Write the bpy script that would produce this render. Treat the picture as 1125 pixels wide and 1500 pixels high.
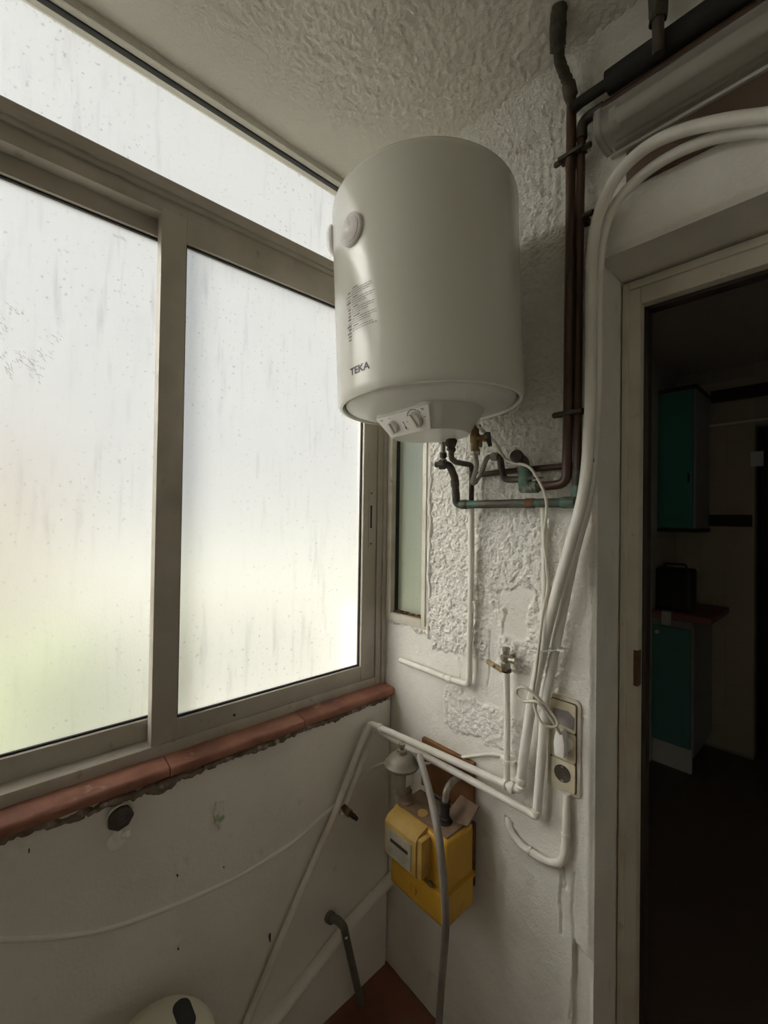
import bpy, bmesh, math, random
import numpy as np
from mathutils import Vector, Matrix

# ------------------------------------------------------------------ scene, camera, sky, exposure
for o in list(bpy.data.objects):
    bpy.data.objects.remove(o)
SC = bpy.context.scene
COL = SC.collection
random.seed(7)

cam_data = bpy.data.cameras.new('camera')
cam = bpy.data.objects.new('camera', cam_data)
COL.objects.link(cam)
cam_data.sensor_fit = 'HORIZONTAL'
cam_data.sensor_width = 36.0
cam_data.lens = 632.9 / 1125 * 36.0
cam_data.clip_start = 0.02
_f = Vector((-0.73935, 0.67321, 0.01197)).normalized()
_u = Vector((-0.00097, -0.01885, 0.99982))
_r = _f.cross(_u).normalized()
_u = _r.cross(_f).normalized()
_m = Matrix((_r, _u, -_f)).transposed().to_4x4()
_m.translation = Vector((1.1238, -1.070, 1.5842))
cam.matrix_world = _m
SC.camera = cam

world = bpy.data.worlds.new('overcast_sky')
SC.world = world
world.use_nodes = True
_bg = world.node_tree.nodes['Background']
_bg.inputs['Color'].default_value = (0.97, 0.985, 1.0, 1)
_bg.inputs['Strength'].default_value = 0.45

sun_data = bpy.data.lights.new('hazy_sun', 'SUN')
sun_data.energy = 9.0
sun_data.angle = math.radians(25)
sun_data.color = (1.0, 0.95, 0.87)
sun = bpy.data.objects.new('hazy_sun', sun_data)
COL.objects.link(sun)
sun.rotation_euler = Vector((0.7, 1.0, -0.6)).to_track_quat('-Z', 'Y').to_euler()

SC.view_settings.view_transform = 'Standard'
SC.view_settings.look = 'None'
SC.view_settings.gamma = 1.0
SC.view_settings.use_curve_mapping = False
SC.view_settings.exposure = 0.35
SC.cycles.use_denoising = True
SC.cycles.max_bounces = 16
SC.cycles.diffuse_bounces = 10
SC.cycles.glossy_bounces = 6
SC.cycles.transmission_bounces = 12
SC.cycles.sample_clamp_indirect = 6.0

# ------------------------------------------------------------------ materials
MATS = {}

def mat(name, color, rough=0.6, metal=0.0, color2=None, scale=6.0, lo=0.4, hi=0.65, bump=0.0, bscale=80.0,
        spec=0.5, coat=0.0, stain=None, stain_scale=3.0, stain_lo=0.6, stain_hi=0.75, bdist=0.003, detail=6.0):
    if name in MATS:
        return MATS[name]
    m = bpy.data.materials.new(name)
    m.use_nodes = True
    nt = m.node_tree
    b = nt.nodes['Principled BSDF']
    b.inputs['Roughness'].default_value = rough
    b.inputs['Metallic'].default_value = metal
    b.inputs['Specular IOR Level'].default_value = spec
    b.inputs['Coat Weight'].default_value = coat
    b.inputs['Coat Roughness'].default_value = 0.15
    b.inputs['Base Color'].default_value = (*color, 1)
    tc = nt.nodes.new('ShaderNodeTexCoord')

    def noise(s, det=detail):
        n = nt.nodes.new('ShaderNodeTexNoise')
        n.inputs['Scale'].default_value = s
        n.inputs['Detail'].default_value = det
        nt.links.new(tc.outputs['Object'], n.inputs['Vector'])
        return n

    def ramp(src, a, c):
        r = nt.nodes.new('ShaderNodeMapRange')
        r.inputs['From Min'].default_value = a
        r.inputs['From Max'].default_value = c
        nt.links.new(src, r.inputs['Value'])
        return r.outputs['Result']

    def mix(fac, a, c):
        x = nt.nodes.new('ShaderNodeMix')
        x.data_type = 'RGBA'
        nt.links.new(fac, x.inputs['Factor'])
        for v, k in ((a, 6), (c, 7)):
            if isinstance(v, tuple):
                x.inputs[k].default_value = (*v, 1)
            else:
                nt.links.new(v, x.inputs[k])
        return x.outputs[2]

    col = color
    if color2:
        col = mix(ramp(noise(scale).outputs['Fac'], lo, hi), color, color2)
    if stain:
        col = mix(ramp(noise(stain_scale, 8).outputs['Fac'], stain_lo, stain_hi), col, stain)
    if not isinstance(col, tuple):
        nt.links.new(col, b.inputs['Base Color'])
    if bump:
        bn = nt.nodes.new('ShaderNodeBump')
        bn.inputs['Strength'].default_value = bump
        bn.inputs['Distance'].default_value = bdist
        nt.links.new(noise(bscale, 4).outputs['Fac'], bn.inputs['Height'])
        nt.links.new(bn.outputs['Normal'], b.inputs['Normal'])
    MATS[name] = m
    return m


def glass_mat(name, tint, speck, rough=0.45, dirt=0.5, frost=0.1):
    """Frosted, weathered pane: rough transmission with grey specks and runs of dirt."""
    m = bpy.data.materials.new(name)
    m.use_nodes = True
    nt = m.node_tree
    b = nt.nodes['Principled BSDF']
    b.inputs['Transmission Weight'].default_value = 1.0
    b.inputs['Roughness'].default_value = rough
    b.inputs['IOR'].default_value = 1.45
    tc = nt.nodes.new('ShaderNodeTexCoord')

    def noise(s, det, stretch=1.0):
        mp = nt.nodes.new('ShaderNodeMapping')
        mp.inputs['Scale'].default_value = (1, 1, stretch)
        n = nt.nodes.new('ShaderNodeTexNoise')
        n.inputs['Scale'].default_value = s
        n.inputs['Detail'].default_value = det
        nt.links.new(tc.outputs['Object'], mp.inputs['Vector'])
        nt.links.new(mp.outputs['Vector'], n.inputs['Vector'])
        return n.outputs['Fac']

    def rng(src, a, c, t0=0.0, t1=1.0):
        r = nt.nodes.new('ShaderNodeMapRange')
        for k, v in (('From Min', a), ('From Max', c), ('To Min', t0), ('To Max', t1)):
            r.inputs[k].default_value = v
        nt.links.new(src, r.inputs['Value'])
        return r.outputs['Result']

    def math_(op, a, c):
        x = nt.nodes.new('ShaderNodeMath')
        x.operation = op
        for i, v in enumerate((a, c)):
            if isinstance(v, float):
                x.inputs[i].default_value = v
            else:
                nt.links.new(v, x.inputs[i])
        return x.outputs[0]

    specks = rng(noise(95, 2), 0.645, 0.72)
    runs = rng(noise(60, 3, 0.10), 0.56, 0.80, 0, 0.6)
    zone = rng(noise(3.2, 3), 0.40, 0.58, 0.3, 1.0)
    d = math_('MULTIPLY', math_('MAXIMUM', specks, runs), zone)
    d = math_('MULTIPLY', d, dirt)
    x = nt.nodes.new('ShaderNodeMix')
    x.data_type = 'RGBA'
    nt.links.new(d, x.inputs['Factor'])
    x.inputs[6].default_value = (*tint, 1)
    x.inputs[7].default_value = (*speck, 1)
    nt.links.new(x.outputs[2], b.inputs['Base Color'])
    tr = nt.nodes.new('ShaderNodeBsdfTranslucent')
    nt.links.new(x.outputs[2], tr.inputs['Color'])
    mx = nt.nodes.new('ShaderNodeMixShader')
    mx.inputs[0].default_value = frost
    nt.links.new(b.outputs[0], mx.inputs[1])
    nt.links.new(tr.outputs[0], mx.inputs[2])
    nt.links.new(mx.outputs[0], nt.nodes['Material Output'].inputs['Surface'])
    bn = nt.nodes.new('ShaderNodeBump')
    bn.inputs['Strength'].default_value = 0.25
    bn.inputs['Distance'].default_value = 0.002
    nt.links.new(noise(160, 2), bn.inputs['Height'])
    nt.links.new(bn.outputs['Normal'], b.inputs['Normal'])
    MATS[name] = m
    return m


plaster = mat('white_plaster', (0.76, 0.745, 0.70), 0.85, color2=(0.68, 0.66, 0.61), scale=5, stain=(0.50, 0.47, 0.41),
              stain_scale=11, stain_lo=0.64, stain_hi=0.85, bump=0.5, bscale=170, spec=0.2)
def add_stipple(m, scale=125.0, dist=0.007):
    """Extra fine relief where the mesh carries the 'stipple' attribute."""
    nt = m.node_tree
    old = nt.nodes['Bump']
    at = nt.nodes.new('ShaderNodeAttribute')
    at.attribute_name = 'stipple'
    tc = nt.nodes.new('ShaderNodeTexCoord')
    n = nt.nodes.new('ShaderNodeTexNoise')
    n.inputs['Scale'].default_value = scale
    n.inputs['Detail'].default_value = 3.0
    nt.links.new(tc.outputs['Object'], n.inputs['Vector'])
    mu = nt.nodes.new('ShaderNodeMath')
    mu.operation = 'MULTIPLY'
    nt.links.new(n.outputs['Fac'], mu.inputs[0])
    nt.links.new(at.outputs['Fac'], mu.inputs[1])
    bn = nt.nodes.new('ShaderNodeBump')
    bn.inputs['Strength'].default_value = 1.0
    bn.inputs['Distance'].default_value = dist
    nt.links.new(mu.outputs[0], bn.inputs['Height'])
    nt.links.new(old.outputs['Normal'], bn.inputs['Normal'])
    nt.links.new(bn.outputs['Normal'], nt.nodes['Principled BSDF'].inputs['Normal'])


add_stipple(plaster)
plaster_low = mat('white_plaster_smooth', (0.79, 0.77, 0.725), 0.8, color2=(0.73, 0.71, 0.665), scale=4, stain=(0.44, 0.41, 0.36),
                  stain_scale=14, stain_lo=0.68, stain_hi=0.9, bump=0.35, bscale=120, spec=0.2)
ceil_mat = mat('stippled_ceiling_paint', (0.69, 0.665, 0.605), 0.9, color2=(0.63, 0.605, 0.545), scale=3, bump=0.8, bscale=130, bdist=0.004, spec=0.1)
plain_wall = mat('plain_painted_wall', (0.62, 0.60, 0.55), 0.85, color2=(0.56, 0.54, 0.49), scale=3)
back_wall_paint = mat('cream_painted_wall', (0.82, 0.80, 0.745), 0.85, color2=(0.76, 0.74, 0.685), scale=3)
alu = mat('bronze_aluminium', (0.43, 0.395, 0.34), 0.45, 0.15, color2=(0.37, 0.34, 0.29), scale=9, stain=(0.22, 0.20, 0.17), stain_scale=25, stain_lo=0.66, stain_hi=0.8)
gasket = mat('black_gasket', (0.015, 0.015, 0.015), 0.6)
frame_white = mat('old_white_window_paint', (0.62, 0.60, 0.53), 0.6, color2=(0.52, 0.48, 0.39), scale=16, stain=(0.25, 0.17, 0.10), stain_scale=30, stain_lo=0.68, stain_hi=0.8)
glass = glass_mat('frosted_glass', (0.95, 0.965, 0.96), (0.42, 0.42, 0.44), 0.42, 0.75)
glass_old = glass_mat('dirty_frosted_glass', (0.46, 0.50, 0.41), (0.24, 0.23, 0.18), 0.5, 0.9)
residue = mat('grey_sticker_residue', (0.62, 0.62, 0.60), 0.9)
residue.node_tree.nodes['Principled BSDF'].inputs['Alpha'].default_value = 0.32
terracotta = mat('terracotta_tile', (0.31, 0.135, 0.088), 0.6, color2=(0.20, 0.078, 0.05), scale=12, stain=(0.50, 0.40, 0.33), stain_scale=22, stain_lo=0.66, stain_hi=0.8, bump=0.3, bscale=90)
mortar = mat('crumbled_mortar', (0.24, 0.19, 0.14), 0.95, color2=(0.12, 0.085, 0.055), scale=30, bump=1.0, bscale=120, stain=(0.5, 0.47, 0.42), stain_scale=35, stain_lo=0.55, stain_hi=0.7)
floor_mat = mat('red_brown_floor', (0.20, 0.070, 0.042), 0.6, color2=(0.13, 0.052, 0.033), scale=8, stain=(0.14, 0.12, 0.09), stain_scale=9, stain_lo=0.55, stain_hi=0.75, bump=0.2)
enamel = mat('white_enamel', (0.67, 0.67, 0.605), 0.25, coat=0.3)
plastic_grey = mat('pale_grey_plastic', (0.66, 0.66, 0.61), 0.38)
plastic_white = mat('white_plastic', (0.78, 0.775, 0.75), 0.35)
knob_mat = mat('cream_knob_plastic', (0.72, 0.70, 0.63), 0.35)
ink = mat('black_print', (0.03, 0.03, 0.03), 0.5)
ink_grey = mat('grey_print', (0.16, 0.155, 0.14), 0.6)
clear = mat('clear_plastic_cover', (0.97, 0.96, 0.95), 0.06)
clear.node_tree.nodes['Principled BSDF'].inputs['Alpha'].default_value = 0.22
dial_face = mat('pale_dial_face', (0.78, 0.74, 0.72), 0.5, color2=(0.62, 0.58, 0.57), scale=60)
white_pipe = mat('white_painted_pipe', (0.74, 0.72, 0.665), 0.5, color2=(0.66, 0.63, 0.56), scale=20, stain=(0.40, 0.33, 0.24), stain_scale=40, stain_lo=0.68, stain_hi=0.8, bump=0.25, bscale=60)
white_hose = mat('white_plastic_hose', (0.76, 0.75, 0.70), 0.42, color2=(0.68, 0.665, 0.61), scale=9)
cord_mat = mat('cream_cord_plastic', (0.66, 0.63, 0.55), 0.45, color2=(0.54, 0.50, 0.42), scale=25)
brown_pipe = mat('oxidised_copper_brown', (0.050, 0.024, 0.015), 0.42, 0.2, color2=(0.075, 0.037, 0.022), scale=10, stain=(0.05, 0.03, 0.02), stain_scale=25, stain_lo=0.55, stain_hi=0.7)
dark_pipe = mat('dark_tarnished_pipe', (0.040, 0.032, 0.025), 0.55, 0.3, color2=(0.085, 0.065, 0.045), scale=30, bump=0.3, bscale=150)
green_pipe = mat('verdigris_copper', (0.065, 0.060, 0.042), 0.6, 0.2, color2=(0.055, 0.14, 0.11), scale=22, lo=0.50, hi=0.68, stain=(0.14, 0.17, 0.13), stain_scale=30, stain_lo=0.66, stain_hi=0.75, bump=0.4, bscale=120)
verdigris = mat('heavy_verdigris', (0.11, 0.19, 0.155), 0.85, color2=(0.075, 0.085, 0.06), scale=40, stain=(0.42, 0.44, 0.38), stain_scale=30, stain_lo=0.58, stain_hi=0.72, bump=0.9, bscale=150)
black_foam = mat('black_pipe_insulation', (0.013, 0.011, 0.010), 0.8, bump=0.3, bscale=90)
rough_wrap = mat('mouldy_dark_wrap', (0.040, 0.038, 0.026), 0.95, color2=(0.075, 0.068, 0.045), scale=50, bump=1.0, bscale=130, bdist=0.006)
brass = mat('old_brass', (0.22, 0.145, 0.06), 0.55, 0.35, color2=(0.12, 0.08, 0.035), scale=40)
steel_pipe = mat('grey_metal_tube', (0.33, 0.31, 0.28), 0.4, 0.5, color2=(0.24, 0.22, 0.19), scale=30)
nickel = mat('dull_nickel', (0.40, 0.38, 0.33), 0.4, 0.6, color2=(0.22, 0.19, 0.14), scale=45)
rust = mat('rusty_steel', (0.16, 0.075, 0.035), 0.8, 0.2, color2=(0.08, 0.045, 0.025), scale=40, bump=0.4)
yellow = mat('yellow_meter_paint', (0.50, 0.285, 0.022), 0.5, color2=(0.42, 0.23, 0.018), scale=7, stain=(0.30, 0.17, 0.04), stain_scale=18, stain_lo=0.62, stain_hi=0.8)
yellow_pale = mat('dusty_yellow_plastic', (0.50, 0.335, 0.095), 0.6, color2=(0.40, 0.25, 0.06), scale=14)
dust_brown = mat('dusty_brown_top', (0.22, 0.15, 0.10), 0.9, color2=(0.15, 0.10, 0.065), scale=20)
display_mat = mat('cloudy_display_window', (0.38, 0.355, 0.29), 0.3, color2=(0.29, 0.27, 0.21), scale=30)
reg_mat = mat('grey_cast_regulator', (0.24, 0.22, 0.18), 0.55, 0.3, color2=(0.19, 0.165, 0.125), scale=18)
hose_grey = mat('grey_rubber_hose', (0.235, 0.215, 0.195), 0.6, color2=(0.19, 0.165, 0.145), scale=10)
orange_board = mat('orange_brown_board', (0.20, 0.088, 0.028), 0.8, color2=(0.12, 0.052, 0.02), scale=9, bump=0.3, bscale=50)
socket_ivory = mat('aged_ivory_plastic', (0.60, 0.55, 0.42), 0.4, color2=(0.50, 0.44, 0.31), scale=22)
socket_frame_mat = mat('grubby_socket_frame', (0.62, 0.585, 0.49), 0.45, color2=(0.46, 0.41, 0.31), scale=25)
smear = mat('purple_grey_smear', (0.20, 0.175, 0.175), 0.6, color2=(0.28, 0.25, 0.24), scale=40)
dark_gap = mat('dark_gap_plastic', (0.05, 0.038, 0.025), 0.7)
black_plastic = mat('black_plastic', (0.022, 0.021, 0.020), 0.5)
black_rubber = mat('black_rubber', (0.035, 0.033, 0.030), 0.55, color2=(0.07, 0.065, 0.055), scale=20)
hook_clear = mat('milky_hook_plastic', (0.85, 0.84, 0.80), 0.3)
filler = mat('patched_filler', (0.72, 0.70, 0.64), 0.9, color2=(0.30, 0.36, 0.20), scale=45, lo=0.52, hi=0.7, bump=0.8, bscale=120)
tub_mat = mat('cream_tub_plastic', (0.60, 0.565, 0.46), 0.45, color2=(0.55, 0.51, 0.41), scale=6)
green_metal = mat('dark_green_grey_tube', (0.125, 0.13, 0.105), 0.5, 0.2, color2=(0.17, 0.17, 0.135), scale=30)
door_paint = mat('cream_door_frame_paint', (0.60, 0.575, 0.49), 0.55, color2=(0.53, 0.50, 0.41), scale=10, stain=(0.32, 0.26, 0.17), stain_scale=26, stain_lo=0.68, stain_hi=0.82)
lamp_tray = mat('white_lamp_tray', (0.70, 0.68, 0.64), 0.45)
lamp_tube = mat('unlit_fluorescent_tube', (0.75, 0.74, 0.70), 0.3)
acrylic = mat('dusty_acrylic_cover', (0.86, 0.84, 0.80), 0.18, bump=0.15, bscale=60)
acrylic.node_tree.nodes['Principled BSDF'].inputs['Transmission Weight'].default_value = 0.85
brown_shadow = mat('dark_brown_shadow', (0.13, 0.085, 0.058), 0.75, color2=(0.09, 0.058, 0.04), scale=8)
teal = mat('teal_cabinet_laminate', (0.05, 0.26, 0.21), 0.5)
teal_pale = mat('pale_teal_cabinet_laminate', (0.10, 0.27, 0.24), 0.5)
carcass = mat('grey_cabinet_side', (0.30, 0.30, 0.28), 0.6)
tile_cream = mat('cream_wall_tile', (0.46, 0.41, 0.31), 0.3)
grout = mat('grey_grout', (0.36, 0.33, 0.27), 0.9)
near_black = mat('almost_black', (0.03, 0.022, 0.017), 0.6)
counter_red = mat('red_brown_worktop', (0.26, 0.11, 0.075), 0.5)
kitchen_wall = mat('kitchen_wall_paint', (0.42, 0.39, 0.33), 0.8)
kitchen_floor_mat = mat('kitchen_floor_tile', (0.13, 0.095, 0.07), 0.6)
cloth_white = mat('white_cloth', (0.7, 0.68, 0.63), 0.9)
leaf = mat('garden_green', (0.27, 0.34, 0.12), 0.9, color2=(0.36, 0.41, 0.17), scale=0.8)
house_cream = mat('cream_house_render', (0.85, 0.74, 0.55), 0.9)
paving = mat('pale_paving', (0.55, 0.54, 0.45), 0.9, color2=(0.48, 0.49, 0.38), scale=0.5)

# ------------------------------------------------------------------ helpers
def W(o):
    return (W(o.parent) @ o.matrix_basis) if o.parent else o.matrix_basis.copy()


def tag(o, label=None, cat=None, group=None, kind=None):
    for k, v in (('label', label), ('category', cat), ('group', group), ('kind', kind)):
        if v:
            o[k] = v
    return o


def thing(name, label, cat, loc=(0, 0, 0), rot=None, group=None):
    o = bpy.data.objects.new(name, None)
    o.empty_display_size = 0.05
    COL.objects.link(o)
    o.location = loc
    if rot is not None:
        o.rotation_mode = 'QUATERNION'
        o.rotation_quaternion = rot
    return tag(o, label, cat, group)


def link_mesh(name, me, material, parent=None, local=False):
    o = bpy.data.objects.new(name, me)
    COL.objects.link(o)
    me.materials.append(material)
    if parent is not None:
        o.parent = parent
        if not local:
            me.transform(W(parent).inverted())
    else:
        n = len(me.vertices)
        if n:
            co = np.empty(n * 3)
            me.vertices.foreach_get('co', co)
            co = co.reshape(-1, 3)
            base = Vector(((co[:, 0].min() + co[:, 0].max()) / 2, (co[:, 1].min() + co[:, 1].max()) / 2, co[:, 2].min()))
            me.transform(Matrix.Translation(-base))
            o.location = base
    return o


def obj(name, bm, material, parent=None, smooth=None, local=False):
    me = bpy.data.meshes.new(name)
    bmesh.ops.recalc_face_normals(bm, faces=bm.faces)
    bm.to_mesh(me)
    bm.free()
    if smooth is not None:
        me.shade_smooth()
        if smooth < 180:
            me.set_sharp_from_angle(angle=math.radians(smooth))
    return link_mesh(name, me, material, parent, local)


def box(a, b, bevel=0.0, seg=2, bm=None):
    new = bm is None
    bm = bm or bmesh.new()
    a, b = Vector(a), Vector(b)
    r = bmesh.ops.create_cube(bm, size=1)
    bmesh.ops.transform(bm, verts=r['verts'], matrix=Matrix.Translation((a + b) / 2) @ Matrix.Diagonal((*[abs(x) for x in (b - a)], 1)))
    if bevel:
        ed = list({e for v in r['verts'] for e in v.link_edges})
        bmesh.ops.bevel(bm, geom=ed, offset=bevel, segments=seg, affect='EDGES', profile=0.6)
    return bm


def fillet(pts, rb):
    pts = [Vector(p) for p in pts]
    if rb <= 0 or len(pts) < 3:
        return pts
    out = [pts[0]]
    for i in range(1, len(pts) - 1):
        p, a, b = pts[i], pts[i - 1], pts[i + 1]
        da, db = (a - p), (b - p)
        la, lb = da.length, db.length
        ang = da.angle(db)
        if ang > math.radians(172):
            out.append(p)
            continue
        t = min(rb / math.tan(ang / 2), la * 0.48, lb * 0.48)
        p0, p1 = p + da.normalized() * t, p + db.normalized() * t
        n = max(3, int((math.pi - ang) / 0.26))
        for k in range(n + 1):
            s = k / n
            out.append(p0 * (1 - s) ** 2 + p * 2 * s * (1 - s) + p1 * s * s)
    out.append(pts[-1])
    return out


def spline(pts, n=6):
    pts = [Vector(p) for p in pts]
    P = [pts[0] * 2 - pts[1]] + pts + [pts[-1] * 2 - pts[-2]]
    out = []
    for i in range(1, len(P) - 2):
        p0, p1, p2, p3 = P[i - 1:i + 3]
        for k in range(n):
            t = k / n
            out.append(0.5 * ((2 * p1) + (p2 - p0) * t + (2 * p0 - 5 * p1 + 4 * p2 - p3) * t * t + (3 * p1 - p0 - 3 * p2 + p3) * t ** 3))
    out.append(pts[-1])
    return out


def sweep(path, r, seg=12, bm=None, radii=None, wob=0.0, flat=1.0):
    """Tube along a list of points; radii may vary along it."""
    bm = bm or bmesh.new()
    path = [Vector(p) for p in path]
    T = []
    for i in range(len(path)):
        a, b = path[max(0, i - 1)], path[min(len(path) - 1, i + 1)]
        T.append((b - a).normalized())
    n = T[0].orthogonal().normalized()
    rings = []
    for i, p in enumerate(path):
        n = (n - T[i] * n.dot(T[i])).normalized()
        bi = T[i].cross(n)
        rr = radii[i] if radii else r
        ring = []
        for k in range(seg):
            a = 2 * math.pi * k / seg
            q = rr * (1 + (random.uniform(-wob, wob) if wob else 0))
            ring.append(bm.verts.new(p + n * math.cos(a) * q + bi * math.sin(a) * q * flat))
        rings.append(ring)
    for i in range(len(rings) - 1):
        for k in range(seg):
            bm.faces.new((rings[i][k], rings[i][(k + 1) % seg], rings[i + 1][(k + 1) % seg], rings[i + 1][k]))
    bm.faces.new(rings[0][::-1])
    bm.faces.new(rings[-1])
    return bm


def tube(name, pts, r, material, parent=None, bend=0.02, seg=14, curve=False, wob=0.0, local=False):
    path = spline(pts, curve if curve is not True else 6) if curve else fillet(pts, bend)
    return obj(name, sweep(path, r, seg, wob=wob), material, parent, smooth=50, local=local)


def lathe(profile, seg=32, matrix=None, bm=None):
    """Profile of (radius, height) turned about Z, then moved by matrix."""
    bm = bm or bmesh.new()
    rings = []
    for r, z in profile:
        if r < 1e-6:
            rings.append([bm.verts.new((0, 0, z))])
        else:
            rings.append([bm.verts.new((r * math.cos(2 * math.pi * k / seg), r * math.sin(2 * math.pi * k / seg), z)) for k in range(seg)])
    for a, b in zip(rings, rings[1:]):
        for k in range(seg):
            k2 = (k + 1) % seg
            if len(a) == 1 and len(b) == 1:
                continue
            if len(a) == 1:
                bm.faces.new((a[0], b[k], b[k2]))
            elif len(b) == 1:
                bm.faces.new((a[k], a[k2], b[0]))
            else:
                bm.faces.new((a[k], a[k2], b[k2], b[k]))
    if matrix is not None:
        bm.transform(matrix)
    return bm


def axis_matrix(origin, direction, spin=0.0):
    d = Vector(direction).normalized()
    return Matrix.Translation(Vector(origin)) @ d.to_track_quat('Z', 'Y').to_matrix().to_4x4() @ Matrix.Rotation(spin, 4, 'Z')


def nut(origin, direction, r, length, sides=6):
    h = length / 2
    return lathe([(0, -h), (r * 0.9, -h), (r, -h * 0.75), (r, h * 0.75), (r * 0.9, h), (0, h)], sides, axis_matrix(origin, direction, 0.3))


def prism(poly, axis_matrix_, depth, bevel=0.0):
    """Polygon in local XY extruded along local +Z."""
    bm = bmesh.new()
    lo = [bm.verts.new((x, y, 0)) for x, y in poly]
    hi = [bm.verts.new((x, y, depth)) for x, y in poly]
    n = len(poly)
    bm.faces.new(lo[::-1])
    bm.faces.new(hi)
    for i in range(n):
        bm.faces.new((lo[i], lo[(i + 1) % n], hi[(i + 1) % n], hi[i]))
    if bevel:
        bmesh.ops.bevel(bm, geom=list(bm.edges), offset=bevel, segments=2, affect='EDGES', profile=0.6)
    bm.transform(axis_matrix_)
    return bm


def rrect(w, h, r, n=4):
    out = []
    for cx, cy, a0 in ((w / 2 - r, h / 2 - r, 0), (-w / 2 + r, h / 2 - r, 90), (-w / 2 + r, -h / 2 + r, 180), (w / 2 - r, -h / 2 + r, 270)):
        for k in range(n + 1):
            a = math.radians(a0 + 90 * k / n)
            out.append((cx + r * math.cos(a), cy + r * math.sin(a)))
    return out


def wall_frame(x, z, y=0.0):
    """Local X = world X, local Y = world Z, local +Z = out of the door wall (-Y)."""
    return Matrix(((1, 0, 0, x), (0, 0, -1, y), (0, 1, 0, z), (0, 0, 0, 1)))


def struct(name, bm, material, parent=None, smooth=None):
    o = obj(name, bm, material, parent, smooth)
    if parent is None:
        o['kind'] = 'structure'
    return o


# ------------------------------------------------------------------ numpy relief for plaster
_rng = np.random.default_rng(3)
_TAB = _rng.random((256, 256))


def vnoise(x, y):
    xi, yi = np.floor(x).astype(int), np.floor(y).astype(int)
    fx, fy = x - xi, y - yi
    fx, fy = fx * fx * (3 - 2 * fx), fy * fy * (3 - 2 * fy)
    g = lambda i, j: _TAB[i & 255, j & 255]
    return (g(xi, yi) * (1 - fx) + g(xi + 1, yi) * fx) * (1 - fy) + (g(xi, yi + 1) * (1 - fx) + g(xi + 1, yi + 1) * fx) * fy


def fbm(x, y, f, o=3):
    s, a, t = 0, 1.0, 0
    for k in range(o):
        s = s + a * vnoise(x * f + 17.3 * k, y * f - 9.1 * k)
        t += a
        f *= 2.03
        a *= 0.5
    return s / t - 0.5


def sstep(a, b, x):
    t = np.clip((x - a) / (b - a), 0, 1)
    return t * t * (3 - 2 * t)


def seg_dist(x, z, pts):
    d = np.full(x.shape, 9.0)
    for (ax, az), (bx_, bz) in zip(pts, pts[1:]):
        vx, vz = bx_ - ax, bz - az
        t = np.clip(((x - ax) * vx + (z - az) * vz) / (vx * vx + vz * vz), 0, 1)
        d = np.minimum(d, np.hypot(x - ax - t * vx, z - az - t * vz))
    return d


def grid_mesh(name, P, keep=None, stipple=None):
    """P: (n, m, 3) points; keep: (n-1, m-1) mask of quads."""
    n, m = P.shape[:2]
    idx = np.arange(n * m).reshape(n, m)
    q = np.stack([idx[:-1, :-1], idx[1:, :-1], idx[1:, 1:], idx[:-1, 1:]], -1).reshape(-1, 4)
    if keep is not None:
        q = q[keep.reshape(-1)]
    used = np.unique(q)
    remap = -np.ones(n * m, int)
    remap[used] = np.arange(len(used))
    me = bpy.data.meshes.new(name)
    me.vertices.add(len(used))
    me.vertices.foreach_set('co', P.reshape(-1, 3)[used].astype(np.float32).ravel())
    me.loops.add(q.size)
    me.loops.foreach_set('vertex_index', remap[q].astype(np.int32).ravel())
    me.polygons.add(len(q))
    me.polygons.foreach_set('loop_start', np.arange(0, q.size, 4, dtype=np.int32))
    me.update()
    if stipple is not None:
        me.attributes.new('stipple', 'FLOAT', 'POINT').data.foreach_set('value', stipple.reshape(-1)[used].astype(np.float32))
    me.validate()
    me.shade_smooth()
    return me


DOOR_X, DOOR_Z, SOFFIT_X1 = 0.702, 2.212, 1.80
SMALL = (-0.035, 0.172, 1.215, 2.42)          # narrow window opening in the door wall: x0, x1, z0, z1
CEIL = 2.70


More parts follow.
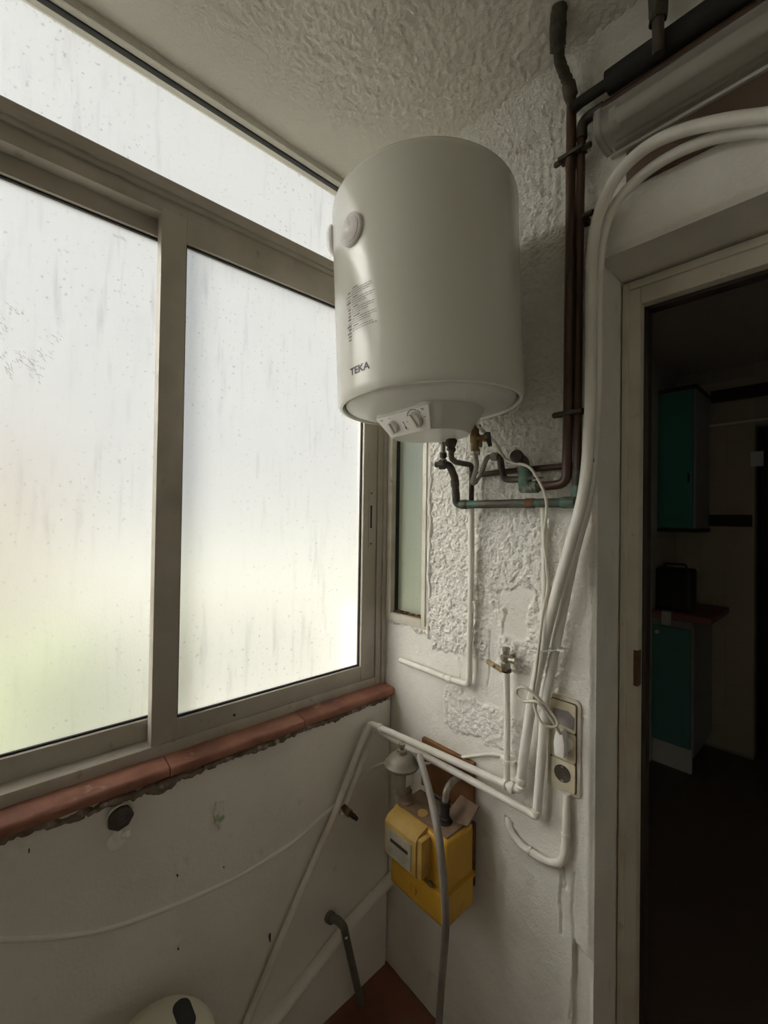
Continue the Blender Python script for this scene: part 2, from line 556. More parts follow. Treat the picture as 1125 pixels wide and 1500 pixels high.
def relief(x, z):
    """Height of the door wall's plaster out of the plane, in metres, and where it is stippled."""
    wx = x + 0.055 * fbm(x, z, 13) + 0.012 * fbm(x, z, 60)
    wz = z + 0.060 * fbm(x + 5, z, 13) + 0.014 * fbm(x, z + 3, 60)
    h = 0.010 * fbm(x, z, 3.2) + 0.0035 * fbm(x, z, 11)
    # stippled render: strong above, missing where it was skimmed
    st = sstep(1.155, 1.170, wz) * (1 - 0.75 * sstep(0.58, 0.66, wx) * (1 - sstep(1.9, 2.2, wz)))
    skim = sstep(0.39, 0.40, wx) * (1 - sstep(0.43, 0.45, wx)) * (1 - sstep(1.28, 1.36, wz))
    skim = np.maximum(skim * 0.75, sstep(0.44, 0.45, wx) * (1 - sstep(0.53, 0.54, wx)) * sstep(1.25, 1.26, wz) * (1 - sstep(1.40, 1.41, wz)) * 0.85)
    st = st * (1 - skim)
    low = sstep(0.24, 0.25, wx) * (1 - sstep(0.53, 0.55, wx)) * sstep(0.93, 0.94, wz) * (1 - sstep(1.045, 1.055, wz)) * 0.7
    st = np.maximum(st, low) * (1 - (1 - sstep(0.185, 0.20, wx)) * (1 - sstep(1.20, 1.22, wz)))
    st = st * (1 - 0.8 * sstep(0.70, 0.74, x))
    bumps = 0.5 * vnoise(x * 92 + 5 * z, z * 88) + 0.5 * vnoise(x * 160 + 3, z * 150 - 8 * x)
    bumps = sstep(0.25, 0.75, bumps)
    h = h + st * (0.0018 + 0.0056 * (bumps - 0.35)) + (1 - st) * 0.0016 * fbm(x, z, 40)
    # cracks and lifted slabs low by the door
    j = 0.010 * fbm(x, z, 25)
    for pts, w, dep in (([(0.628, 0.700), (0.622, 0.62), (0.624, 0.55)], 0.004, 0.007), ([(0.628, 0.712), (0.636, 0.675)], 0.008, 0.013),
                        ([(0.657, 0.72), (0.654, 0.60), (0.658, 0.50), (0.650, 0.36)], 0.003, 0.006),
                        ([(0.50, 0.752), (0.47, 0.762)], 0.004, 0.006), ([(0.40, 1.10), (0.415, 1.17), (0.41, 1.26)], 0.0025, 0.004),
                        ([(0.30, 1.155), (0.31, 1.10)], 0.002, 0.003), ([(0.50, 1.42), (0.55, 1.40), (0.56, 1.34)], 0.003, 0.004)):
        d = seg_dist(x + j, z + j, pts)
        h = h - dep * (1 - sstep(w * 0.4, w, d))
    h = h - 0.013 * sstep(0.655, 0.658, x + 0.4 * j) * (1 - sstep(0.555, 0.560, z + 0.5 * (x - 0.655) + j))
    # knocked-out hole above the sockets
    d = np.hypot((x - 0.598 + j) / 0.9, (z - 1.165 + 0.4 * (x - 0.6) + j) / 1.0)
    h = h - 0.018 * (1 - sstep(0.012, 0.020, d))
    return h, st

# ================================================================== THE SETTING
# door wall: dense plaster grid with its relief, reveals of the doorway, wall core behind
def build_back_wall():
    step = 0.0034
    xs = np.arange(-0.035, SOFFIT_X1 + step, step)
    zs = np.arange(0.0, CEIL + step, step)
    xs[np.argmin(abs(xs - DOOR_X))] = DOOR_X
    xs[np.argmin(abs(xs - SMALL[1]))] = SMALL[1]
    zs[np.argmin(abs(zs - DOOR_Z))] = DOOR_Z
    zs[np.argmin(abs(zs - SMALL[2]))] = SMALL[2]
    zs[-1] = CEIL
    X, Z = np.meshgrid(xs, zs, indexing='ij')
    H, ST = relief(X, Z)
    # soften towards the doorway arris so that the reveals meet it
    inside = np.where(Z < DOOR_Z, DOOR_X - X, np.where(X > DOOR_X, Z - DOOR_Z, np.hypot(X - DOOR_X, Z - DOOR_Z)))
    inside = np.abs(inside)
    arris = 0.008 * (1 - sstep(0.0, 0.014 + 0.006 * (fbm(X, Z, 18) + 0.5), inside)) ** 2
    fade = sstep(0.0, 0.012, inside)
    Y = -(H * fade) + arris
    rc = 0.13                                     # the render runs round into the ceiling
    q = np.clip(Z - (CEIL - rc), 0, rc)
    Y = Y - (rc - np.sqrt(rc * rc - q * q)) * sstep(0.15, 0.3, X) * 0.85
    P = np.stack([X, Y, Z], -1)
    xc, zc = (X[:-1, :-1] + X[1:, 1:]) / 2, (Z[:-1, :-1] + Z[1:, 1:]) / 2
    keep = ~((xc > DOOR_X) & (zc < DOOR_Z)) & ~((xc < SMALL[1]) & (zc > SMALL[2]) & (zc < SMALL[3]))
    me = grid_mesh('wall_back', P, keep, ST)
    o = link_mesh('wall_back', me, plaster)
    o['kind'] = 'structure'
    # left reveal and soffit of the doorway
    ys = np.arange(0.008, 0.30, 0.006)
    zz = zs[zs <= DOOR_Z + 1e-6]
    Yg, Zg = np.meshgrid(ys, zz, indexing='ij')
    Xg = DOOR_X + 0.004 * fbm(Yg, Zg, 9) * sstep(0.008, 0.03, Yg) + 0.0012 * fbm(Yg, Zg, 45) * sstep(0.008, 0.02, Yg)
    r = link_mesh('reveal', grid_mesh('reveal', np.stack([Xg, Yg, Zg], -1)), plaster, o)
    xx = xs[xs >= DOOR_X - 1e-6]
    Xg, Yg = np.meshgrid(xx, ys, indexing='ij')
    Zg = DOOR_Z + 0.004 * fbm(Xg, Yg + 4, 9) * sstep(0.008, 0.03, Yg)
    s = link_mesh('soffit', grid_mesh('soffit', np.stack([Xg, Yg, Zg], -1)), plaster, o)
    # masonry core behind the plaster skin
    bm = bmesh.new()
    y0, y1 = 0.028, 0.30
    box((SMALL[1] + 0.004, y0, 0), (DOOR_X - 0.006, y1, CEIL), bm=bm)
    box((-0.30, y0, 0), (SMALL[1] + 0.004, y1, SMALL[2] - 0.004), bm=bm)
    box((-0.30, y0, SMALL[3]), (SMALL[1] + 0.004, y1, CEIL), bm=bm)
    box((DOOR_X - 0.006, y0, DOOR_Z + 0.006), (2.2, y1, CEIL), bm=bm)
    box((1.795, y0, 0), (2.2, y1, DOOR_Z + 0.006), bm=bm)
    obj('masonry', bm, plain_wall, o)
    return o


build_back_wall()

# window wall: plaster under the sill, full height beyond the window
def build_left_wall():
    ys = np.arange(-2.50, 0.0001, 0.008)
    zs = np.arange(0.0, 0.966, 0.008)
    Yg, Zg = np.meshgrid(ys, zs, indexing='ij')
    Xg = 0.012 * fbm(Yg, Zg, 2.2) + 0.003 * fbm(Yg, Zg, 9) + 0.001 * fbm(Yg, Zg, 45)
    d = np.hypot((Yg + 0.615) / 0.020, (Zg - 0.805) / 0.042)          # old plugged fixing hole
    Xg = Xg + 0.004 * (1 - sstep(0.8, 1.1, d)) * (0.6 + fbm(Yg, Zg, 90))
    for y, z in ((-0.462, 0.389), (-0.70, 0.72), (-0.50, 0.64), (-0.72, 0.55), (-1.02, 0.92)):
        Xg = Xg - 0.006 * (1 - sstep(0.003, 0.009, np.hypot(Yg - y, (Zg - z) * 0.6)))
    Xg = Xg * sstep(0, 0.02, 0.966 - Zg)
    o = link_mesh('wall_left', grid_mesh('wall_left', np.stack([Xg, Yg, Zg], -1)[:, ::-1]), plaster_low)
    o['kind'] = 'structure'
    bm = bmesh.new()
    box((-0.28, -2.5, 0), (-0.012, 0.028, 0.955), bm=bm)
    box((-0.28, -2.5, 0.955), (0.0, -2.45, CEIL), bm=bm)
    obj('masonry', bm, plain_wall, o)
    # filled fixing hole with a greenish stain, and near-black slivers painting the dark of a few dents
    bm = bmesh.new()
    bmesh.ops.create_icosphere(bm, subdivisions=3, radius=1)
    for v in bm.verts:
        q = v.co * (1 + 0.25 * math.sin(v.co.y * 5 + 1) * math.sin(v.co.z * 6))
        v.co = Vector((0.003 + q.x * 0.006, -0.615 + q.y * 0.015, 0.803 + q.z * 0.036))
    obj('filler_patch', bm, filler, o, smooth=180)
    for y, z, l in ((-0.462, 0.389, 0.016), (-0.715, 0.70, 0.003), (-0.60, 0.66, 0.003), (-0.71, 0.52, 0.003), (-1.00, 0.905, 0.006)):
        obj('dark_dent', box((-0.008, y - 0.0012, z - l * 0.7), (0.0055, y + 0.0012, z + l * 0.7), 0.0005), near_black, o)
    return o


build_left_wall()
struct('floor', box((-0.3, -2.5, -0.1), (2.2, 0.30, 0.0)), floor_mat)
struct('wall_right', box((1.80, -2.5, 0), (1.95, 0.03, CEIL)), back_wall_paint)
struct('wall_front', box((-0.28, -2.65, 0), (1.95, -2.5, CEIL)), back_wall_paint)

def build_ceiling():
    xs = np.concatenate([np.arange(-0.06, 1.2, 0.0045), np.arange(1.2, 1.96, 0.02)])
    ys = np.concatenate([np.arange(-2.6, -1.1, 0.02), np.arange(-1.1, 0.034, 0.0045)])
    Xg, Yg = np.meshgrid(xs, ys, indexing='ij')
    st = 0.6 + 0.4 * sstep(-0.1, 0.1, fbm(Xg, Yg, 3))
    st = st * sstep(0.05, 0.25, Xg)
    Zg = CEIL - 0.004 - 0.008 * fbm(Xg, Yg, 2.5) - st * 0.0042 * sstep(0.25, 0.75, 0.4 * vnoise(Xg * 95, Yg * 92) + 0.6 * vnoise(Xg * 150 + 3, Yg * 145))
    o = link_mesh('ceiling', grid_mesh('ceiling', np.stack([Xg, Yg, Zg], -1)[:, ::-1]), ceil_mat)
    o['kind'] = 'structure'
    obj('slab', box((-0.10, -2.7, CEIL + 0.012), (2.2, 0.30, CEIL + 0.2)), plain_wall, o)
    obj('slab', box((0.10, 0.30, CEIL + 0.04), (2.45, 3.95, CEIL + 0.2)), plain_wall, o)


build_ceiling()

# ------------------------------------------------------------------ the big sliding window
FX = -0.035                       # inner face of the outer frame
def build_window():
    w = thing('window_1', None, None, (FX, -0.78, 0.985))
    w['kind'] = 'structure'
    Y0, Y1 = -2.45, 0.0
    def member(name, a, b, m=alu, par=w, bev=0.002):
        return obj(name, box(a, b, bev), m, par, smooth=40)
    member('head_moulding', (FX - 0.05, Y0, 2.676), (FX + 0.016, Y1 + 0.02, 2.712), ceil_mat, bev=0.005)
    member('head_gasket', (FX - 0.02, Y0, 2.672), (FX - 0.004, Y1, 2.678), gasket)
    # transom bar: three stepped profiles
    tb = member('transom_bar', (FX - 0.09, Y0, 2.372), (FX, Y1, 2.420))
    obj('transom_rib', box((FX - 0.002, Y0, 2.384), (FX + 0.008, Y1, 2.402), 0.003), alu, tb, smooth=40)
    obj('transom_lip', box((FX - 0.09, Y0, 2.335), (FX - 0.008, Y1, 2.374), 0.002), alu, tb, smooth=40)
    obj('transom_pane', box((FX - 0.045, Y0, 2.41), (FX - 0.039, Y1, 2.682)), glass, w)
    member('frame_post', (FX - 0.09, -0.046, 0.985), (FX, 0.0, 2.376))
    p = member('frame_post', (FX - 0.09, Y0, 0.985), (FX, Y0 + 0.05, 2.376))
    member('post_bead', (FX - 0.002, -0.022, 0.985), (FX + 0.006, -0.004, 2.372), bev=0.003)
    member('transom_post', (FX - 0.09, -0.030, 2.42), (FX, 0.0, 2.68))
    member('bottom_track', (FX - 0.095, Y0, 0.975), (FX - 0.001, Y1, 1.014))
    member('track_rib', (FX - 0.058, Y0, 1.012), (FX - 0.052, Y1, 1.030), bev=0.001)

    def sash(y0, y1, xf, z0, z1, sl, sr, bot, top, depth=0.034):
        bm = bmesh.new()
        box((xf - depth, y0, z0), (xf, y0 + sl, z1), 0.002, bm=bm)
        box((xf - depth, y1 - sr, z0), (xf, y1, z1), 0.002, bm=bm)
        box((xf - depth, y0 + sl, z0), (xf - 0.001, y1 - sr, z0 + bot), 0.002, bm=bm)
        box((xf - depth, y0 + sl, z1 - top), (xf - 0.001, y1 - sr, z1), 0.002, bm=bm)
        s = obj('sash', bm, alu, w, smooth=40)
        a, b, c, d = y0 + sl, y1 - sr, z0 + bot, z1 - top
        obj('pane', box((xf - 0.022, a - 0.006, c - 0.006), (xf - 0.017, b + 0.006, d + 0.006)), glass, s)
        g = bmesh.new()
        t = 0.0045
        for q0, q1 in (((a, c), (b, c + t)), ((a, d - t), (b, d)), ((a, c), (a + t, d)), ((b - t, c), (b, d))):
            box((xf - 0.020, *q0), (xf - 0.011, *q1), bm=g)
        obj('pane_gasket', g, gasket, s)
        return s
    right = sash(-0.770, -0.047, FX - 0.004, 1.014, 2.345, 0.060, 0.062, 0.050, 0.062)
    left = sash(-1.47, -0.735, FX - 0.046, 1.014, 2.345, 0.060, 0.022, 0.052, 0.052)
    sash(-2.40, -1.435, FX - 0.004, 1.014, 2.345, 0.060, 0.060, 0.050, 0.062)
    # scraped remains of an old sticker on the left pane
    rs = random.Random(9)
    bm = bmesh.new()
    xq = FX - 0.046 - 0.0166
    for (y0, z0), (y1, z1), n in (((-1.053, 2.021), (-1.031, 2.010), 16), ((-1.060, 1.988), (-1.057, 1.952), 14), ((-1.034, 1.925), (-1.022, 1.898), 20), ((-1.013, 1.916), (-0.995, 1.884), 26),
                                  ((-0.994, 1.945), (-0.987, 1.924), 12), ((-0.978, 1.971), (-0.956, 1.987), 7), ((-1.052, 1.894), (-1.042, 1.876), 14), ((-1.059, 1.924), (-1.054, 1.914), 8)):
        for k in range(n):
            t = rs.random()
            y = y0 + (y1 - y0) * t + rs.gauss(0, 0.006)
            z = z0 + (z1 - z0) * t + rs.gauss(0, 0.006)
            a, l, h = rs.uniform(-1.3, -0.4), rs.uniform(0.003, 0.008), rs.uniform(0.0006, 0.0013)
            ca, sa = math.cos(a), math.sin(a)
            q = [bm.verts.new((xq, y + dy * ca - dz * sa, z + dy * sa + dz * ca)) for dy, dz in ((-l, 0), (0, -h), (l, 0), (0, h))]
            q2 = [bm.verts.new((xq + 0.0003, v.co.y, v.co.z)) for v in q]
            bm.faces.new(q2)
            for i in range(4):
                bm.faces.new((q[i], q[(i + 1) % 4], q2[(i + 1) % 4], q2[i]))
    obj('sticker_residue', bm, residue, left)['kind'] = 'stuff'
    # recessed finger latch in the right stile
    bm = prism(rrect(0.022, 0.205, 0.004), Matrix(((0, 0, 1, FX - 0.0042), (1, 0, 0, -0.074), (0, 1, 0, 1.580), (0, 0, 0, 1))), 0.0022)
    lp = obj('latch_plate', bm, alu, right)
    obj('finger_slot', box((FX - 0.006, -0.0785, 1.545), (FX - 0.0016, -0.0695, 1.625), 0.001), gasket, right)
    for z in (1.49, 1.668):
        obj('screw', lathe([(0, 0), (0.0035, 0), (0.003, 0.001), (0, 0.0012)], 10, axis_matrix((FX - 0.002, -0.074, z), (1, 0, 0))), gasket, right)
    obj('screw', lathe([(0, 0), (0.004, 0), (0.003, 0.0015), (0, 0.002)], 10, axis_matrix((FX - 0.005, -0.56, 1.03), (1, 0, 0))), gasket, right)
    return w


build_window()

# narrow fixed window beside the heater, in the door wall
def build_small_window():
    x0, x1, z0, z1 = SMALL
    w = thing('window_2', None, None, ((x0 + x1) / 2, 0.02, z0))
    w['kind'] = 'structure'
    y0, y1 = -0.004, 0.06
    for nm, a, b in (('frame_stile', (x0, y0, z0), (-0.007, y1, z1)), ('frame_stile', (0.142, y0, z0), (x1, y1, z1)),
                     ('frame_rail', (-0.007, y0, z0), (0.142, y1, z0 + 0.028)), ('frame_rail', (-0.007, y0, z1 - 0.03), (0.142, y1, z1))):
        obj(nm, box(a, b, 0.002), frame_white, w, smooth=40)
    obj('frame_bead', box((0.157, y0 - 0.004, z0 + 0.01), (0.163, y0 + 0.002, z1), 0.001), frame_white, w)
    obj('pane', box((-0.010, 0.030, z0 + 0.02), (0.146, 0.036, z1 - 0.02)), glass_old, w)
    g = bmesh.new()
    box((-0.007, 0.018, z0 + 0.028), (-0.001, 0.030, z1 - 0.03), bm=g)
    obj('pane_gasket', g, gasket, w)
    bm = bmesh.new()
    random.seed(5)
    for k in range(26):
        xx = -0.004 + 0.144 * k / 25
        box((xx - 0.004, 0.012, z0 + 0.026), (xx + 0.004, 0.030, z0 + 0.031 + random.uniform(0, 0.005)), bm=bm)
    obj('rusty_putty', bm, rust, w)
    # ragged edge of render around the frame
    bm = bmesh.new()
    pts = [(x1 + 0.004 + random.uniform(-0.003, 0.004), -0.001 + random.uniform(-0.003, 0.002), z0 - 0.01 + k * 0.022) for k in range(55)]
    sweep(pts, 0.006, 8, bm=bm, wob=0.3)
    obj('render_edge', bm, plaster, w, smooth=60)
    return w


build_small_window()

# sill of terracotta tiles on crumbling mortar
def build_sill():
    s = thing('trim_1', None, None, (-0.01, -0.75, 0.955))
    s['kind'] = 'structure'
    cuts = [-2.45, -2.22, -1.85, -1.48, -1.11, -0.742, -0.371, 0.0]
    for a, b in zip(cuts, cuts[1:]):
        dz = random.uniform(-0.0015, 0.0015)
        bm = bmesh.new()
        prof = [(-0.13, 0.989), (-0.03, 0.986), (0.016, 0.981), (0.021, 0.978), (0.0235, 0.973), (0.0225, 0.960), (0.018, 0.956), (-0.13, 0.955)]
        n = 14
        rings = []
        for k in range(n + 1):
            y = a + 0.0012 + (b - a - 0.0024) * k / n
            e = 0.002 if k in (0, n) else 0.0
            rings.append([bm.verts.new((x - e + random.uniform(-0.0012, 0.0012), y, z + dz + random.uniform(-0.0008, 0.0008))) for x, z in prof])
        for r0, r1 in zip(rings, rings[1:]):
            for k in range(len(prof)):
                k2 = (k + 1) % len(prof)
                bm.faces.new((r0[k], r0[k2], r1[k2], r1[k]))
        bm.faces.new(rings[0])
        bm.faces.new(rings[-1][::-1])
        obj('sill_tile', bm, terracotta, s, smooth=45)
    random.seed(11)
    for a, b, deep in ((-2.45, -1.30, 0.016), (-1.30, -0.66, 0.022), (-0.66, -0.02, 0.014)):
        pts, rad = [], []
        n = int((b - a) / 0.007)
        w1 = w2 = 0.5
        for k in range(n + 1):
            y = a + (b - a) * k / n
            w1 = min(1, max(0, w1 + random.uniform(-0.22, 0.22)))
            w2 = min(1, max(0, w2 + random.uniform(-0.3, 0.3)))
            pts.append((0.003 + 0.006 * w1, y, 0.950 - 0.6 * deep * w2))
            rad.append(0.006 + deep * 0.55 * w1 * (0.4 + 0.6 * w2))
        obj('mortar_bed', sweep(pts, 0.01, 8, radii=rad, wob=0.25), mortar, s, smooth=70)
    return s


build_sill()

# doorway lining
def build_door():
    d = thing('door_1', None, None, (1.2, 0.17, 0.0))
    d['kind'] = 'structure'
    y0, y1 = 0.150, 0.215
    xi, zi = 0.748, 2.140
    obj('door_jamb', box((DOOR_X + 0.003, y0, 0), (xi, y1, DOOR_Z - 0.006), 0.004), door_paint, d, smooth=40)
    obj('door_jamb', box((1.70, y0, 0), (1.79, y1, DOOR_Z - 0.006), 0.004), door_paint, d, smooth=40)
    obj('door_head', box((xi, y0 + 0.001, zi), (1.70, y1, DOOR_Z - 0.006), 0.004), door_paint, d, smooth=40)
    obj('jamb_bead', box((DOOR_X + 0.004, y0 - 0.006, 0), (DOOR_X + 0.020, y0 + 0.004, DOOR_Z - 0.010), 0.003), door_paint, d, smooth=40)
    obj('head_bead', box((DOOR_X + 0.020, y0 - 0.006, DOOR_Z - 0.030), (1.79, y0 + 0.004, DOOR_Z - 0.010), 0.003), door_paint, d, smooth=40)
    obj('inner_strip', box((xi - 0.006, y0 + 0.028, 0), (xi + 0.010, y1 - 0.004, zi - 0.0095), 0.002), near_black, d, smooth=40)  # near-black strip along the inner edge of jamb and head
    obj('inner_strip', box((xi - 0.006, y0 + 0.028, zi - 0.009), (1.70, y1 - 0.004, zi + 0.006), 0.002), near_black, d, smooth=40)
    obj('strike_plate', box((xi - 0.010, y0 - 0.0025, 1.165), (xi + 0.001, y0 + 0.02, 1.255), 0.001), rust, d)
    return d


build_door()

# kitchen beyond the doorway
def build_kitchen():
    kx0, kx1, ky0, ky1 = 0.20, 2.30, 0.30, 2.72
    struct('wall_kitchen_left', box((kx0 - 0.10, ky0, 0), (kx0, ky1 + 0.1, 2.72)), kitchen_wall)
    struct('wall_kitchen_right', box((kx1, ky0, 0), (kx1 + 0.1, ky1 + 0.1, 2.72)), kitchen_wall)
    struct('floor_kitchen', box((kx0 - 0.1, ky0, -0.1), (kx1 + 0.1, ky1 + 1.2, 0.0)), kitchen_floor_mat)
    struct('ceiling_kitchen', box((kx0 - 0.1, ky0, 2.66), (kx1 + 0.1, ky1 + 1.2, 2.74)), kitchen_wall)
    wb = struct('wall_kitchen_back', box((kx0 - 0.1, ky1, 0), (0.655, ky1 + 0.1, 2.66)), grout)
    obj('lintel', box((0.655, ky1, 2.24), (kx1 + 0.1, ky1 + 0.1, 2.66)), kitchen_wall, wb)
    obj('side_wall', box((1.55, ky1, 0), (kx1 + 0.1, ky1 + 0.1, 2.24)), kitchen_wall, wb)
    tw = 0.15
    me = None
    for i in range(3):
        for j in range(17):
            x, z = 0.204 + i * tw, 0.02 + j * tw
            if x + tw > 0.66 or z + tw > 2.60:
                continue
            o = obj('tile', box((x + 0.001, ky1 - 0.006, z + 0.001), (x + tw - 0.001, ky1 + 0.001, z + tw - 0.001)), tile_cream, wb)
    # passage beyond the opening, its darkness put into near-black walls
    struct('wall_passage_back', box((0.4, ky1 + 1.1, 0), (kx1 + 0.1, ky1 + 1.2, 2.7)), near_black)
    struct('wall_passage_left', box((0.52, ky1 + 0.1, 0), (0.56, ky1 + 1.2, 2.7)), near_black)
    struct('wall_passage_right', box((1.62, ky1 + 0.1, 0), (1.68, ky1 + 1.2, 2.7)), near_black)
    struct('trim_2', box((0.22, ky1 - 0.03, 1.555), (0.645, ky1 - 0.007, 1.635), 0.003), near_black)
    struct('trim_3', box((0.42, ky1 - 0.05, 2.425), (1.9, ky1 - 0.007, 2.505), 0.003), near_black)
    t = thing('curtain_rail', 'thin white rail across the dark kitchen wall right of upper cabinet', 'rail', (0.35, ky1 - 0.03, 2.255))
    tube('rail', [(0.345, ky1 - 0.04, 2.262), (1.6, ky1 - 0.04, 2.275)], 0.009, plastic_white, t)
    obj('bracket', box((0.36, ky1 - 0.042, 2.257), (0.372, ky1 - 0.006, 2.267)), plastic_white, t)
    obj('bracket', box((1.57, ky1 - 0.042, 2.268), (1.582, ky1 + 0.001, 2.278)), plastic_white, t)
    t = thing('light_switch', 'small pale switch plate beside the dark kitchen passage', 'switch', (0.665, ky1, 1.97))
    obj('plate', box((0.635, ky1 - 0.016, 1.96), (0.70, ky1 - 0.006, 2.06), 0.003), plastic_white, t)
    obj('rocker', box((0.65, ky1 - 0.020, 1.98), (0.685, ky1 - 0.012, 2.04), 0.002), plastic_white, t)
    # upper cabinet
    t = thing('kitchen_cabinet', 'teal wall cupboard hanging in the dark kitchen', 'cabinet', (0.30, 2.5, 1.53))
    obj('carcass', box((0.205, 2.31, 1.54), (0.412, ky1 - 0.035, 2.45)), carcass, t)
    d1 = obj('door', box((0.205, 2.285, 1.545), (0.402, 2.308, 2.448), 0.002), teal, t)
    obj('handle', box((0.375, 2.276, 1.84), (0.383, 2.286, 1.90), 0.002), near_black, d1)
    obj('cornice', box((0.203, 2.275, 2.452), (0.42, ky1 - 0.035, 2.475), 0.003), near_black, t)
    obj('light_rail', box((0.203, 2.278, 1.515), (0.42, ky1 - 0.035, 1.538), 0.002), near_black, t)
    # base unit and worktop
    t = thing('kitchen_base_unit', 'pale teal floor cupboard with light plinth in the dark kitchen', 'cabinet', (0.31, 2.45, 0.0))
    obj('carcass', box((0.205, 2.215, 0.10), (0.43, ky1 - 0.01, 0.955)), carcass, t)
    d2 = obj('door', box((0.205, 2.19, 0.155), (0.415, 2.213, 0.90), 0.002), teal_pale, t)
    obj('knob', lathe([(0, 0), (0.006, 0), (0.006, 0.01), (0.013, 0.014), (0.012, 0.02), (0, 0.022)], 14, axis_matrix((0.235, 2.190, 0.86), (0, -1, 0))), plastic_white, d2)
    obj('drawer_rail', box((0.205, 2.19, 0.906), (0.43, 2.213, 0.95), 0.002), carcass, t)
    obj('plinth', box((0.205, 2.205, 0.0), (0.42, 2.23, 0.148)), plastic_grey, t)
    tag(obj('kitchen_worktop', box((0.203, 2.17, 0.958), (0.525, ky1 - 0.012, 0.998), 0.004), counter_red, smooth=40),
        'red brown worktop end on the pale teal floor cupboard', 'worktop')
    t = thing('black_case', 'black case with carrying handle standing on the red brown worktop', 'case', (0.30, 2.3, 0.998))
    obj('case_body', box((0.206, 2.24, 1.0), (0.405, 2.40, 1.275), 0.02, 3), black_plastic, t, smooth=40)
    tube('handle', [(0.235, 2.32, 1.27), (0.24, 2.32, 1.30), (0.36, 2.32, 1.30), (0.365, 2.32, 1.27)], 0.007, black_plastic, t, 0.012, 8)
    bm = bmesh.new()
    rows = [[bm.verts.new((0.265 + 0.018 * i, 2.158 - 0.003 * (i % 2) + (0.03 if j == 0 else 0), 1.001 - (0.0 if j == 0 else 0.001 + 0.028 * (j - 1)))) for i in range(4)] for j in range(5)]
    for r0, r1 in zip(rows, rows[1:]):
        for i in range(3):
            bm.faces.new((r0[i], r0[i + 1], r1[i + 1], r1[i]))
    bmesh.ops.solidify(bm, geom=bm.faces[:], thickness=0.003)
    tag(obj('kitchen_cloth', bm, cloth_white), 'small white cloth hanging over the worktop edge', 'cloth')


build_kitchen()

# garden and a neighbouring house, only a blur through the frosted glass
struct('ground_garden', box((-30, -25, -1.1), (-0.30, 25, -1.0)), paving)

def hedge(loc, size, label):
    bm = bmesh.new()
    bmesh.ops.create_icosphere(bm, subdivisions=4, radius=1)
    for v in bm.verts:
        q = v.co.copy()
        s = 1 + 0.18 * math.sin(q.x * 7 + 1) * math.sin(q.y * 8) * math.sin(q.z * 6 + 2) + random.uniform(-0.05, 0.05)
        v.co = Vector((q.x * size[0] * s + loc[0], q.y * size[1] * s + loc[1], max(-1.0, q.z * size[2] * s + loc[2])))
    return tag(obj('garden_bush', bm, leaf, smooth=180), label, 'bush')


hedge((-1.35, -0.90, -0.15), (0.75, 0.62, 1.1), 'yellow green bush blurred behind the lower left frosted pane')
hs = thing('neighbour_house', 'cream house wall blurred behind the middle of the left frosted pane', 'building', (-9, -3.0, -1.0))
obj('wall', box((-11, -6.0, -1.0), (-8, -0.2, 2.0)), house_cream, hs)
obj('roof', prism([(-1.7, 0), (1.7, 0), (0, 0.7)], Matrix(((1, 0, 0, -9.5), (0, 0, 1, -6.1), (0, 1, 0, 2.0), (0, 0, 0, 1))), 6.0), terracotta, hs)

# ================================================================== THINGS
def ring_at(name, p, d, r, length, material, parent, seg=16):
    """Short sleeve or collar centred at p along d."""
    h = length / 2
    return obj(name, lathe([(0, -h), (r * 0.93, -h), (r, -h * 0.7), (r, h * 0.7), (r * 0.93, h), (0, h)], seg, axis_matrix(p, d)), material, parent, smooth=40)


# ------------------------------------------------------------------ water heater
def text_mesh(body, size):
    cu = bpy.data.curves.new('text', 'FONT')
    cu.body = body
    cu.size = size
    cu.align_x = 'CENTER'
    cu.offset = size * 0.035
    cu.extrude = 0
    cu.resolution_u = 3
    o = bpy.data.objects.new('text', cu)
    COL.objects.link(o)
    bpy.context.view_layer.update()
    dg = bpy.context.evaluated_depsgraph_get()
    me = bpy.data.meshes.new_from_object(o.evaluated_get(dg))
    bpy.data.objects.remove(o)
    bpy.data.curves.remove(cu)
    return me


